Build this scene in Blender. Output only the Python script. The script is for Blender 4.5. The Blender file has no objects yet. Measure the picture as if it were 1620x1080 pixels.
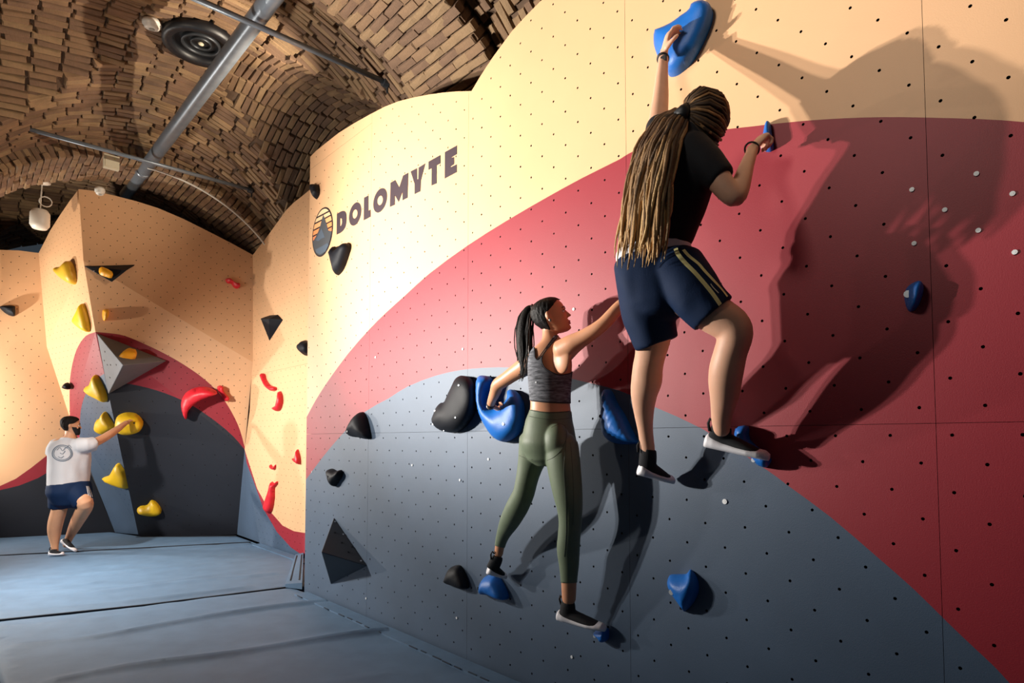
import bpy, bmesh, math, random
from mathutils import Vector, Matrix, noise
from mathutils.geometry import delaunay_2d_cdt
from mathutils.bvhtree import BVHTree

random.seed(7)
SC = bpy.context.scene
COL = SC.collection

# ---------------------------------------------------------------- camera, world, lights, exposure
FPX, CX, CY, PITCH, CAMH = 960.0, 810.0, 650.0, math.radians(2.75), 1.5
cam_data = bpy.data.cameras.new('camera')
cam_data.sensor_width = 36.0
cam_data.lens = FPX / 1620.0 * 36.0
cam_data.shift_y = (CY - 540.0) / 1620.0
cam_data.clip_start = 0.05
camera = bpy.data.objects.new('camera', cam_data)
COL.objects.link(camera)
camera.location = (0, 0, CAMH)
camera.rotation_euler = (math.radians(90) + PITCH, 0, 0)
SC.camera = camera

SC.view_settings.view_transform = 'Standard'
SC.view_settings.look = 'None'
SC.view_settings.exposure = 0.0
SC.view_settings.gamma = 1.0
SC.view_settings.use_curve_mapping = False

world = bpy.data.worlds.new('world')
SC.world = world
world.use_nodes = True
bgn = world.node_tree.nodes['Background']
bgn.inputs[0].default_value = (0.62, 0.80, 1.0, 1)
bgn.inputs[1].default_value = 0.045

def spot(name, loc, target, watts, angle, blend, radius, color):
    d = bpy.data.lights.new(name, 'SPOT')
    d.energy = watts; d.spot_size = math.radians(angle); d.spot_blend = blend
    d.shadow_soft_size = radius; d.color = color
    o = bpy.data.objects.new(name, d); COL.objects.link(o)
    o.location = loc
    o.rotation_euler = (Vector(target) - Vector(loc)).to_track_quat('-Z', 'Y').to_euler()
    return o

WARM = (1.0, 0.94, 0.86)
# two floodlights on one stand to the left of the picture, aimed at the big wall
spot('flood_light', (-4.18, 3.72, 2.25), (-0.05, 3.95, 3.7), 1300, 95, 1.0, 0.04, WARM)
spot('flood_light', (-3.98, 3.46, 2.35), (-0.05, 3.95, 3.65), 830, 95, 1.0, 0.04, WARM)
# floodlights far left, aimed at the prow and along the narrow rear wall
spot('flood_light', (-9.1, 8.0, 1.9), (-6.2, 9.0, 2.1), 560, 125, 0.6, 0.06, WARM)
spot('flood_light', (-5.9, 5.6, 2.5), (-3.1, 7.2, 0.7), 1150, 128, 0.9, 0.08, WARM)
# added soft fill from above, without a fixture, over the wall's near end
spot('fill_light', (-2.2, 0.2, 4.5), (2.2, 2.3, 4.1), 400, 66, 1.0, 0.5, (1.0, 0.92, 0.80))
# vault lighting: a wall-top uplight, then two added spots without fixtures
spot('vault_uplight_fill', (-1.54, 6.02, 4.56), (-4.9, 6.0, 5.5), 330, 96, 0.6, 0.012, (1.0, 0.86, 0.68))
spot('vault_uplight_fill', (-4.25, 3.80, 2.4), (-3.3, 6.2, 5.6), 120, 100, 0.9, 0.02, (1.0, 0.86, 0.68))  # added at the flood stand in place of its upward spill
spot('vault_uplight_fill', (-7.6, 7.4, 2.8), (-5.6, 10.2, 5.2), 160, 110, 0.9, 0.05, (1.0, 0.86, 0.68))  # added to brighten the bay beyond the far arch

# ---------------------------------------------------------------- coordinates
CAM = Vector((0, 0, CAMH))
_c, _s = math.cos(PITCH), math.sin(PITCH)
def ray(px, py):
    x = (px - CX) / FPX; y = (CY - py) / FPX
    return Vector((x, _c - y * _s, _s + y * _c))
def hit(o, n, px, py):
    r = ray(px, py)
    return CAM + r * ((o - CAM).dot(n) / r.dot(n))
def project(p):
    d = p - CAM
    yc = d.y * _c + d.z * _s
    up = -d.y * _s + d.z * _c
    return CX + FPX * d.x / yc, CY - FPX * up / yc
D = Vector((-0.67738257, 0.73563092, 0))      # along the big wall, away from the camera
T = -D
N = Vector((-0.73563092, -0.67738257, 0))     # out of the big wall into the room
B = -N
ORG = Vector((0, 3.9, 0))
Z = Vector((0, 0, 1))
def U3(u, w, z): return ORG + D * u + B * w + Z * z
def W(px, py, n=0.0): return hit(ORG + N * n, N, px, py)
def F(px, py, z=0.0): return hit(Vector((0, 0, z)), Z, px, py)
def atY(px, py, y):
    r = ray(px, py); return CAM + r * (y / r.y)
def p3(a, b, c):
    n = (b - a).cross(c - a).normalized()
    if n.dot(CAM - a) < 0: n = -n
    return a, n

# ---------------------------------------------------------------- materials
def srgb(h):
    h = h.lstrip('#'); out = []
    for i in (0, 2, 4):
        c = int(h[i:i + 2], 16) / 255
        out.append(c / 12.92 if c <= 0.04045 else ((c + 0.055) / 1.055) ** 2.4)
    return (*out, 1)
MATS = {}
def mat(name, hexcol, rough=0.5, var=0.0, vscale=6.0, bump=0.0, bscale=200.0, spec=0.5, metal=0.0, sss=0.0, emit=0.0, stretch=None, alpha2=None):
    if name in MATS: return MATS[name]
    m = bpy.data.materials.new(name); m.use_nodes = True
    nt = m.node_tree; b = nt.nodes['Principled BSDF']
    c = srgb(hexcol)
    b.inputs['Base Color'].default_value = c
    b.inputs['Roughness'].default_value = rough
    b.inputs['Specular IOR Level'].default_value = spec
    b.inputs['Metallic'].default_value = metal
    if sss:
        b.inputs['Subsurface Weight'].default_value = sss
        b.inputs['Subsurface Radius'].default_value = (0.02, 0.008, 0.005)
        b.inputs['Subsurface Scale'].default_value = 0.5
    if emit:
        b.inputs['Emission Color'].default_value = c
        b.inputs['Emission Strength'].default_value = emit
    tc = nt.nodes.new('ShaderNodeTexCoord')
    src = tc.outputs['Object']
    if stretch:
        mp = nt.nodes.new('ShaderNodeMapping'); mp.inputs['Scale'].default_value = stretch
        nt.links.new(src, mp.inputs['Vector']); src = mp.outputs['Vector']
    if var:
        nz = nt.nodes.new('ShaderNodeTexNoise'); nz.inputs['Scale'].default_value = vscale
        nz.inputs['Detail'].default_value = 6
        nt.links.new(src, nz.inputs['Vector'])
        rp = nt.nodes.new('ShaderNodeValToRGB')
        rp.color_ramp.elements[0].position = 0.3; rp.color_ramp.elements[1].position = 0.7
        lo = tuple(x * (1 - var) for x in c[:3]) + (1,)
        hi = tuple(min(1, x * (1 + var)) for x in c[:3]) + (1,)
        if alpha2: hi = srgb(alpha2)
        rp.color_ramp.elements[0].color = lo; rp.color_ramp.elements[1].color = hi
        nt.links.new(nz.outputs['Fac'], rp.inputs['Fac'])
        nt.links.new(rp.outputs['Color'], b.inputs['Base Color'])
    if bump:
        nb = nt.nodes.new('ShaderNodeTexNoise'); nb.inputs['Scale'].default_value = bscale
        nb.inputs['Detail'].default_value = 4
        nt.links.new(src, nb.inputs['Vector'])
        bp = nt.nodes.new('ShaderNodeBump'); bp.inputs['Strength'].default_value = bump
        bp.inputs['Distance'].default_value = 0.01
        nt.links.new(nb.outputs['Fac'], bp.inputs['Height'])
        nt.links.new(bp.outputs['Normal'], b.inputs['Normal'])
    MATS[name] = m
    return m
CREAM = mat('cream_paint', '#e7b689', 0.50, 0.03, 2.0, 0.08, 260)
RED = mat('red_paint', '#951f2e', 0.54, 0.04, 2.0, 0.10, 260, spec=.55)
GREY = mat('grey_paint', '#41546b', 0.54, 0.10, 2.2, 0.10, 260, spec=.6)
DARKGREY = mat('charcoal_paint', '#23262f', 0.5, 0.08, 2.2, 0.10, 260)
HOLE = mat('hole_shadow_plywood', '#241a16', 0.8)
EDGE = mat('plywood_edge', '#3a3038', 0.7)

# ---------------------------------------------------------------- object helpers
def tag(o, label=None, cat=None, group=None, kind=None):
    if label: o['label'] = label
    if cat: o['category'] = cat
    if group: o['group'] = group
    if kind: o['kind'] = kind
    return o
def empty(name, loc=(0, 0, 0), parent=None):
    o = bpy.data.objects.new(name, None); COL.objects.link(o)
    o.location = loc; o.empty_display_size = 0.1
    if parent: o.parent = parent
    return o
def link(name, me, parent=None):
    o = bpy.data.objects.new(name, me); COL.objects.link(o)
    if parent:
        o.parent = parent
        o.matrix_parent_inverse = Matrix.Translation(-parent_world(parent))
    return o
def parent_world(p):
    # meshes are all built in world coordinates, so only an Empty shifts its children
    return Vector((0, 0, 0)) if p.data else Vector(p.location)
def mesh(name, verts, faces, mats, parent=None, fm=None, smooth=False):
    me = bpy.data.meshes.new(name)
    me.from_pydata([tuple(v) for v in verts], [], faces)
    for m in (mats if isinstance(mats, (list, tuple)) else [mats]): me.materials.append(m)
    if fm: me.polygons.foreach_set('material_index', fm)
    if smooth: me.polygons.foreach_set('use_smooth', [True] * len(me.polygons))
    me.update()
    return link(name, me, parent)
class MB:
    """collects verts and faces of one mesh object"""
    def __init__(s): s.v = []; s.f = []; s.m = []
    def add(s, vs, fs, mi=0):
        k = len(s.v); s.v += [Vector(x) for x in vs]
        for f in fs: s.f.append(tuple(i + k for i in f)); s.m.append(mi)
    def box(s, c, ax, ay, az, mi=0):
        c = Vector(c)
        vs = [c + ax * i + ay * j + az * k for i in (-1, 1) for j in (-1, 1) for k in (-1, 1)]
        s.add(vs, [(0, 1, 3, 2), (4, 6, 7, 5), (0, 4, 5, 1), (2, 3, 7, 6), (0, 2, 6, 4), (1, 5, 7, 3)], mi)
    def tube(s, pts, r, seg=8, mi=0, caps=True):
        pts = [Vector(p) for p in pts]
        rr = r if isinstance(r, (list, tuple)) else [r] * len(pts)
        rings = []; prev = None
        for i, p in enumerate(pts):
            t = (pts[min(i + 1, len(pts) - 1)] - pts[max(i - 1, 0)]).normalized()
            if prev is None:
                a = t.orthogonal().normalized()
            else:
                a = (prev - t * prev.dot(t))
                a = a.normalized() if a.length > 1e-6 else t.orthogonal().normalized()
            prev = a; b = t.cross(a)
            rings.append([p + (a * math.cos(q) + b * math.sin(q)) * rr[i] for q in [2 * math.pi * j / seg for j in range(seg)]])
        vs = [v for ring in rings for v in ring]; fs = []
        for i in range(len(pts) - 1):
            for j in range(seg):
                k = (j + 1) % seg
                fs.append((i * seg + j, i * seg + k, (i + 1) * seg + k, (i + 1) * seg + j))
        if caps:
            fs.append(tuple(range(seg - 1, -1, -1))); fs.append(tuple(range((len(pts) - 1) * seg, len(pts) * seg)))
        s.add(vs, fs, mi)
    def ell(s, c, ax, ay, az, nu=12, nv=8, mi=0):
        c = Vector(c); vs = [c - az]
        for i in range(1, nv):
            th = math.pi * i / nv
            for j in range(nu):
                ph = 2 * math.pi * j / nu
                vs.append(c - az * math.cos(th) + (ax * math.cos(ph) + ay * math.sin(ph)) * math.sin(th))
        vs.append(c + az); fs = []
        for j in range(nu):
            fs.append((0, 1 + (j + 1) % nu, 1 + j))
            e = 1 + (nv - 2) * nu
            fs.append((e + j, e + (j + 1) % nu, len(vs) - 1))
        for i in range(nv - 2):
            for j in range(nu):
                a = 1 + i * nu
                fs.append((a + j, a + (j + 1) % nu, a + nu + (j + 1) % nu, a + nu + j))
        s.add(vs, fs, mi)
    def build(s, name, mats, parent=None, smooth=False):
        return mesh(name, s.v, s.f, mats, parent, s.m, smooth)

def inside(poly, x, y):
    r = False; j = len(poly) - 1
    for i in range(len(poly)):
        xi, yi = poly[i][0], poly[i][1]; xj, yj = poly[j][0], poly[j][1]
        if (yi > y) != (yj > y) and x < (xj - xi) * (y - yi) / (yj - yi) + xi: r = not r
        j = i
    return r
def smooth_poly(pts, n=4, closed=True):
    """Catmull-Rom resampling"""
    out = []; k = len(pts)
    rng = range(k) if closed else range(k - 1)
    for i in rng:
        if closed: a, b, c, d = (pts[(i + o) % k] for o in (-1, 0, 1, 2))
        else: a, b, c, d = pts[max(i - 1, 0)], pts[i], pts[i + 1], pts[min(i + 2, k - 1)]
        for j in range(n):
            t = j / n
            out.append(tuple(0.5 * (2 * b[q] + (c[q] - a[q]) * t + (2 * a[q] - 5 * b[q] + 4 * c[q] - d[q]) * t * t + (3 * b[q] - a[q] - 3 * c[q] + d[q]) * t ** 3) for q in (0, 1)))
    if not closed: out.append(tuple(pts[-1]))
    return out

class Plane:
    """a flat facet with its own 2D frame"""
    def __init__(s, o, n, ux=None):
        s.o = Vector(o); s.n = Vector(n).normalized()
        if ux is None: ux = Z.cross(s.n)
        s.x = (ux - s.n * ux.dot(s.n)).normalized(); s.y = s.n.cross(s.x).normalized()
    def px(s, px, py):
        p = hit(s.o, s.n, px, py) - s.o
        return (p.dot(s.x), p.dot(s.y))
    def to2(s, p): p = Vector(p) - s.o; return (p.dot(s.x), p.dot(s.y))
    def p(s, a, b, h=0.0): return s.o + s.x * a + s.y * b + s.n * h
MAINP = Plane(ORG, N, T)      # a = t along the wall, b = z

def panel(name, pl, regions, paints, holes, mats, parent, thick=0.03, hr=0.0075, hd=0.03):
    """flat panel: inside every polygon of regions, painted by polygons, with real drilled holes"""
    xs = [p[0] for p in regions[-1]]; ys = [p[1] for p in regions[-1]]
    for r in regions[:-1]:
        xs = [max(min(p[0] for p in r), min(xs)), min(max(p[0] for p in r), max(xs))]
        ys = [max(min(p[1] for p in r), min(ys)), min(max(p[1] for p in r), max(ys))]
    x0, x1, y0, y1 = min(xs), max(xs), min(ys), max(ys)
    V = []; E = []
    def chain(poly, closed=True):
        n = len(poly)
        for i in range(n if closed else n - 1):
            a = poly[i]; b = poly[(i + 1) % n]
            if max(a[0], b[0]) < x0 - .01 or min(a[0], b[0]) > x1 + .01 or max(a[1], b[1]) < y0 - .01 or min(a[1], b[1]) > y1 + .01: continue
            k = len(V); V.append(Vector(a)); V.append(Vector(b)); E.append((k, k + 1))
    for r in regions: chain(r)
    for p, _ in paints: chain(p)
    hs = [h for h in holes if all(inside(r, h[0] + dx, h[1] + dy) for r in regions for dx, dy in ((-.018, 0), (.018, 0), (0, .018), (0, -.018)))]
    # keep the holes off the paint lines by a hair so that the triangulation stays clean
    for h in hs:
        k = len(V)
        for j in range(7):
            q = 2 * math.pi * (j + .5) / 7
            V.append(Vector((h[0] + hr * math.cos(q), h[1] + hr * math.sin(q))))
        for j in range(7): E.append((k + j, k + (j + 1) % 7))
    vo, eo, fo, _, _, _ = delaunay_2d_cdt(V, E, [], 0, 1e-5)
    cell = {}
    for h in hs: cell.setdefault((int(h[0] // .05), int(h[1] // .05)), []).append(h)
    def near(x, y, r):
        i, j = int(x // .05), int(y // .05)
        for a in (i - 1, i, i + 1):
            for b in (j - 1, j, j + 1):
                for h in cell.get((a, b), ()):
                    if (h[0] - x) ** 2 + (h[1] - y) ** 2 < r * r: return h
        return None
    faces = []; fm = []; cnt = {}
    for f in fo:
        x = sum(vo[i][0] for i in f) / 3; y = sum(vo[i][1] for i in f) / 3
        if not all(inside(r, x, y) for r in regions): continue
        if near(x, y, hr * .97): continue
        a, b, c = (vo[i] for i in f)
        if (b[0] - a[0]) * (c[1] - a[1]) - (b[1] - a[1]) * (c[0] - a[0]) < 0: f = (f[0], f[2], f[1])
        mi = 0
        for p, k in paints:
            if inside(p, x, y): mi = k
        faces.append(tuple(f)); fm.append(mi)
        for i in range(3):
            e = (f[i], f[(i + 1) % 3]); cnt[e] = 1
    verts = [pl.p(v[0], v[1]) for v in vo]
    back = {}
    def bk(i, d):
        if (i, d) not in back:
            back[(i, d)] = len(verts); verts.append(pl.p(vo[i][0], vo[i][1], -d))
        return back[(i, d)]
    H, S = len(mats), len(mats) + 1
    done = {}
    for (a, b) in list(cnt):
        if (b, a) in cnt: continue
        mx = (vo[a][0] + vo[b][0]) / 2; my = (vo[a][1] + vo[b][1]) / 2
        h = near(mx, my, hr * 1.1)
        if h:
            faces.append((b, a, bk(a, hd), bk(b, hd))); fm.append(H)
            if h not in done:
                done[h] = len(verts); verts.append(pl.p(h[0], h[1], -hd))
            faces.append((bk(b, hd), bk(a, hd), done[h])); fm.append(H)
        else:
            faces.append((b, a, bk(a, thick), bk(b, thick))); fm.append(S)
    used = sorted({i for f in faces for i in f}); mp = {o: i for i, o in enumerate(used)}
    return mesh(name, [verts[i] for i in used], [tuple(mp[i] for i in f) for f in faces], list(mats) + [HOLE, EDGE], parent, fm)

def lattice(x0, x1, y0, y1, tx, ty, ox=0.0, oy=0.0):
    out = []; k0 = int(math.floor((y0 - oy) / ty)); k1 = int(math.ceil((y1 - oy) / ty))
    for k in range(k0, k1 + 1):
        off = ox + (tx / 2 if k % 2 else 0)
        for j in range(int(math.floor((x0 - off) / tx)), int(math.ceil((x1 - off) / tx)) + 1):
            out.append((off + j * tx, oy + k * ty))
    return out

# ================================================================ SETTING: the big wall on the right
wall_right = empty('wall_right', U3(0, 0, 0)); tag(wall_right, 'big bouldering wall painted in cream, red and grey arcs, carrying the two near climbers', kind='structure')
top_px = [(489.5, 249), (500, 238.5), (520, 222.5), (536, 210), (560, 195), (585, 181), (608, 169), (631, 160), (655, 154), (678, 149.5), (700, 146.5), (721, 144.6), (746, 144),
          (758, 123.5), (768, 108), (780, 90), (810, 49), (832, 25), (854, 3), (900, -38), (960, -85), (1040, -135), (1150, -190), (1300, -250)]
outline = [MAINP.px(*q) for q in top_px]
outline[0] = (-3.10, outline[0][1])
outline += [(2.6, 4.55), (3.9, 4.45), (3.9, -0.28), (-3.07, -0.28)]
red_up = [(483, 664), (487, 656), (500, 632), (520, 601), (550, 560), (584, 521), (610, 495), (640, 468), (680, 432), (740, 388), (800, 350), (860, 315), (920, 282), (980, 252), (1006, 237), (1060, 221), (1100, 212),
          (1149, 204.4), (1189, 200), (1222, 196), (1280, 190.5), (1336, 187), (1398, 185.2), (1460, 185.8), (1552, 188.4), (1620, 193), (1700, 203)]
red_lo = [(483, 760), (509.6, 724), (540, 688), (577.5, 651), (614.5, 630), (645, 611), (689, 594), (729, 585), (766, 581.5), (812, 581), (860, 588), (917, 602), (960, 612), (995, 623.5), (1040, 645.5), (1111, 678), (1213, 743),
          (1244, 766), (1312, 816), (1388, 881), (1446, 932), (1503, 988), (1542, 1025), (1572, 1053), (1597, 1080), (1640, 1128)]
ru = [MAINP.px(*q) for q in smooth_poly(red_up, 2, False)]
ru = [(-3.4, ru[0][1] - .5)] + ru + [(4.2, ru[-1][1] - .55)]
rl = [MAINP.px(*q) for q in smooth_poly(red_lo, 2, False)]
rl = [(-3.4, rl[0][1] - .5)] + rl + [(3.4, -.3)]
main_paints = [(ru + [(4.2, -1), (-3.4, -1)], 1), (rl + [(3.4, -1), (-3.4, -1)], 2)]
main_holes = lattice(-3.1, 3.9, 0.0, 4.6, 0.196, 0.1027, 2.433, 2.648)
cols = [-3.2, -1.833, -0.459, 0.915, 2.287, 3.659, 4.0]
rows = [-0.28, 1.562, 4.306, 4.9]
g = 0.0009
for i in range(len(cols) - 1):
    for j in range(len(rows) - 1):
        if j == 2 and i in (1, 2, 3): continue
        r1 = rows[j + 1] if not (j == 1 and i in (1, 2, 3)) else 4.9
        rect = [(cols[i] + g, rows[j] + g), (cols[i + 1] - g, rows[j] + g), (cols[i + 1] - g, r1 - g), (cols[i] + g, r1 - g)]
        panel('panel', MAINP, [outline, rect], main_paints, main_holes, [CREAM, RED, GREY], wall_right, hr=.0066)
# backing frame behind the panels (dark joints, solid edges)
fr = MB()
fr.box(U3(-0.4, 0.10, 1.6), D * 3.45, B * 0.055, Z * 1.85)
fr.box(U3(3.02, 0.36, 1.85), D * 0.04, B * 0.32, Z * 2.1)
fr.build('support_frame', EDGE, wall_right)

# ================================================================ SETTING: the wall at the rear between big wall and prow
P_REAR = Plane(ORG + B * 0.70, N, T)
rear_out = [(400, 403), (407, 394), (415, 384), (427, 368), (440, 350), (452, 333), (465, 320), (478, 310), (490, 300), (505, 292), (530, 282)]
ro = [P_REAR.px(*q) for q in rear_out] + [P_REAR.px(530, 906), P_REAR.px(480, 888), P_REAR.px(411, 862), P_REAR.px(387, 711), P_REAR.px(395, 650), P_REAR.px(399, 573)]
rear_red = [(380, 690), (387, 711), (407, 773), (426, 807), (447, 831), (465, 840), (481, 842.5), (540, 846), (540, 910), (480, 879), (460, 865.5), (438, 841), (416.6, 804), (401, 760), (387, 724)]
rear_grey = [(386, 712), (387, 724), (401, 760), (416.6, 804), (438, 841), (460, 865.5), (480, 879), (540, 910), (540, 940), (370, 900)]
wall_rear = empty('wall_rear', F(440, 870)); tag(wall_rear, 'narrow cream wall with a red curved stripe between the big wall and the prow', kind='structure')
rxy = [p[0] for p in ro]; ryy = [p[1] for p in ro]
rear_holes = lattice(min(rxy), max(rxy), 0, max(ryy), 0.16, 0.085)
ycut = P_REAR.px(440, 585)[1]
for lo, hi in ((-1, ycut), (ycut, 9)):
    panel('panel', P_REAR, [ro, [(min(rxy) - 1, lo + g), (max(rxy) + 1, lo + g), (max(rxy) + 1, hi - g), (min(rxy) - 1, hi - g)]],
          [([P_REAR.px(*q) for q in rear_red], 1), ([P_REAR.px(*q) for q in rear_grey], 2)], rear_holes, [CREAM, RED, GREY], wall_rear, hr=0.006)

# ================================================================ SETTING: the prow (overhanging corner) at the back
R2 = hit(P_REAR.o, N, 400, 403); Rk = hit(P_REAR.o, N, 400, 573); R1 = hit(P_REAR.o, N, 387, 711); R0 = F(375, 845, -.02)
P2 = atY(124.5, 299, 8.36)
_pl = p3(P2, R2, Rk); Pk = hit(*_pl, 132, 412)
_pl2 = p3(Pk, Rk, R1); P1 = hit(*_pl2, 151, 525)
P0 = F(227, 846, -.02)
LW_A = F(182, 840); LW_B = F(0, 850)
lw_d = (LW_A - LW_B).normalized(); lw_n = Vector((lw_d.y, -lw_d.x, 0))
P_LEFT = Plane(LW_A, lw_n, lw_d)
L2 = hit(LW_A, lw_n, 61, 400); L1 = hit(LW_A, lw_n, 74, 548); L0 = LW_A - Z * .02
LM = hit(LW_A, lw_n, 111, 662)
wall_back = empty('wall_back', P0); tag(wall_back, 'cream, red and charcoal prow overhanging the blue mats at the back', kind='structure')
ppx_red_r = [(151, 525), (174, 527), (197.5, 531), (231, 545), (262, 560), (293, 578), (324, 600), (349, 625), (367, 652.6), (379.6, 680), (388, 711), (420, 760), (420, 900), (100, 900), (100, 525)]
ppx_grey_r = [(140, 614), (165, 611), (190, 606.5), (210, 608), (247, 617), (284, 631), (312, 646), (345.6, 669.6), (370, 691), (388, 712), (420, 760), (420, 900), (100, 900), (100, 620)]
ppx_red_l = [(154, 522), (151, 525), (136, 531), (123.5, 548), (116, 569), (111, 597), (110, 625), (110.5, 656), (90, 680), (90, 900), (240, 900), (240, 525)]
ppx_grey_l = [(170, 588), (160, 594), (150, 603), (138, 619), (131, 635), (127, 656), (126, 690), (129, 720), (125, 760), (125, 900), (240, 900), (240, 588)]
def facet(pts, paints, mats, hole_t=(0.16, 0.085), extra=None, hr=0.0065, holes=True):
    o, n = p3(*pts[:3]); pl = Plane(o, n)
    poly = extra(pl) if extra else [pl.to2(p) for p in pts]
    xs = [p[0] for p in poly]; ys = [p[1] for p in poly]
    hl = lattice(min(xs), max(xs), min(ys), max(ys), hole_t[0], hole_t[1]) if holes else []
    return panel('panel', pl, [poly], [([pl.px(*q) for q in p], k) for p, k in paints], hl, mats, wall_back, hr=hr, hd=.02)
PR = [(smooth_poly(ppx_red_r[:11], 3, False) + ppx_red_r[11:], 1), (smooth_poly(ppx_grey_r[:10], 3, False) + ppx_grey_r[10:], 2)]
PLF = [(smooth_poly(ppx_red_l[:8], 3, False) + ppx_red_l[8:], 1), (smooth_poly(ppx_grey_l[:8], 3, False) + ppx_grey_l[8:], 2)]
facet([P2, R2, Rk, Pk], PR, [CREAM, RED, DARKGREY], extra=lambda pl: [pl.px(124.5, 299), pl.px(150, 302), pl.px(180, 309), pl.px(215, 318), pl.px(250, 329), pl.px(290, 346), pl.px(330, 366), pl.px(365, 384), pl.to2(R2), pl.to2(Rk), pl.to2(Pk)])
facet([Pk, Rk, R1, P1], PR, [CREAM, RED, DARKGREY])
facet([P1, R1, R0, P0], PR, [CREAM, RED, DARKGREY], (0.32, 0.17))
facet([P2, Pk, L2], PLF, [CREAM, RED, GREY], extra=lambda pl: [pl.to2(P2), pl.to2(Pk), pl.to2(L2), pl.px(70, 383), pl.px(79, 365), pl.px(95, 340), pl.px(110, 318)])
facet([Pk, L1, L2], PLF, [CREAM, RED, GREY])
facet([Pk, P1, L1], PLF, [CREAM, RED, GREY])
facet([P1, LM, L1], PLF, [CREAM, RED, GREY])
facet([P1, P0, LM], PLF, [CREAM, RED, GREY])
facet([P0, L0, LM], PLF, [CREAM, RED, GREY], holes=False)
facet([R1, F(411, 858, -.02), R0], [], [GREY], holes=False)

# ================================================================ SETTING: the far left wall
wall_left = empty('wall_left', LW_B); tag(wall_left, 'cream wall over a charcoal base at the far left behind the man in white', kind='structure')
lo_px = [(-60, 398), (0, 395), (30, 396), (61, 400), (74, 548), (111, 662), (136, 733), (182, 842), (0, 852), (-60, 856)]
lp = [P_LEFT.px(*q) for q in lo_px]
lred = [(-70, 775), (0, 768.5), (25, 757), (49, 740), (77, 718), (100, 690), (115, 660), (200, 640), (200, 760), (110, 722), (77, 746), (60, 756), (30, 768), (0, 775), (-70, 784)]
lgrey = [(-70, 784), (0, 775), (30, 768), (60, 756), (77, 746), (110, 722), (200, 760), (200, 900), (-70, 900)]
lx = [p[0] for p in lp]; ly = [p[1] for p in lp]
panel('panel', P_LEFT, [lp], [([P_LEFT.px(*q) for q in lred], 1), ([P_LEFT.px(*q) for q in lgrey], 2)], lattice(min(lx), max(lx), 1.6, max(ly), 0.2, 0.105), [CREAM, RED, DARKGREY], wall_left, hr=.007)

# ================================================================ SETTING: floor slab and crash mats
floor = MB()
floor.add([(-14, -4, -.32), (8, -4, -.32), (8, 16, -.32), (-14, 16, -.32)], [(0, 1, 2, 3)])
tag(floor.build('floor', mat('concrete_floor', '#4a4c50', 0.9, 0.1, 3, 0.2, 40)), 'plain concrete floor slab hidden below the blue crash mats', kind='structure')
MATBLUE = mat('blue_mat_cover', '#56728e', 0.62, 0.10, 5.0, 0.25, 350)
MATSEAM = mat('dark_velcro', '#1a212b', 0.9)
def seg_dist(p, line):
    best = 9e9
    for (a, b) in zip(line[:-1], line[1:]):
        ab = b - a; l = ab.length_squared
        t = max(0, min(1, (p - a).dot(ab) / l)); q = a + ab * t
        d = p - q
        if d.length < abs(best):
            sgn = 1 if (ab.x * d.y - ab.y * d.x) > 0 else -1
            best = sgn * d.length
    return best
def gym_mat(name, outline, wrinkles, label, spacing):
    o2 = [Vector((p.x, p.y)) for p in outline]
    xs = [p.x for p in o2]; ys = [p.y for p in o2]
    lines = [([Vector((q.x, q.y)) for q in (F(*w) for w in smooth_poly(wr, 3, False))], a, s) for wr, a, s in wrinkles]
    V = list(o2); E = [(i, (i + 1) % len(o2)) for i in range(len(o2))]
    # fine points only where the camera looks closely
    x = min(xs)
    poly = [(p.x, p.y) for p in o2]
    while x < max(xs):
        y = min(ys)
        while y < max(ys):
            if inside(poly, x, y): V.append(Vector((x + random.uniform(-.01, .01), y + random.uniform(-.01, .01))))
            y += spacing
        x += spacing
    for ln, a, s in lines:
        for (p, q) in zip(ln[:-1], ln[1:]):
            k = max(2, int((q - p).length / .04)); nn = Vector((-(q - p).y, (q - p).x)).normalized()
            for i in range(k):
                c = p.lerp(q, i / k)
                for off in (-2, -1.2, -.6, 0, .6, 1.2, 2):
                    r = c + nn * off * s
                    if inside(poly, r.x, r.y): V.append(r)
    vo, eo, fo, *_ = delaunay_2d_cdt(V, E, [], 1, 1e-4)
    verts = []
    for v in vo:
        z = 0.006 * noise.noise(Vector((v[0] * .9, v[1] * .9, 3))) + .0025 * noise.noise(Vector((v[0] * 4, v[1] * 4, 1)))
        for ln, a, s in lines:
            d = seg_dist(v, ln)
            if abs(d) < 4 * s:
                fade = .6 + .5 * noise.noise(Vector((v[0] * 1.3, v[1] * 1.3, a * 50)))
                z += a * fade * math.exp(-(d / s) ** 2 * (1.6 if d < 0 else .5))
        edge = min((abs(seg_dist(v, [o2[i], o2[(i + 1) % len(o2)]])) for i in range(len(o2))))
        if edge < .03: z -= .012 * (1 - edge / .03)
        verts.append(Vector((v[0], v[1], z)))
    faces = []
    for f in fo:
        a, b, c = (vo[i] for i in f)
        faces.append(tuple(f) if (b[0] - a[0]) * (c[1] - a[1]) - (b[1] - a[1]) * (c[0] - a[0]) > 0 else (f[0], f[2], f[1]))
    cnt = {(f[i], f[(i + 1) % 3]) for f in faces for i in range(3)}
    base = {}
    for (a, b) in list(cnt):
        if (b, a) in cnt: continue
        for i in (a, b):
            if i not in base: base[i] = len(verts); verts.append(Vector((verts[i].x, verts[i].y, -.30)))
        faces.append((b, a, base[a], base[b]))
    root = empty(name, (sum(xs) / len(xs), sum(ys) / len(ys), -.30)); tag(root, label, 'crash mat', 'crash mats')
    mesh('mat_cover', verts, faces, MATBLUE, root, smooth=False)
    for p in root.children[0].data.polygons:
        if abs(p.normal.z) > .5: p.use_smooth = True
    return root
def fv(x, y): return Vector((x, y, 0))
sA = F(461, 927.5); e1 = (sA - F(0, 980)).normalized(); sM = F(228, 956.5); sL = F(0, 980)
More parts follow.
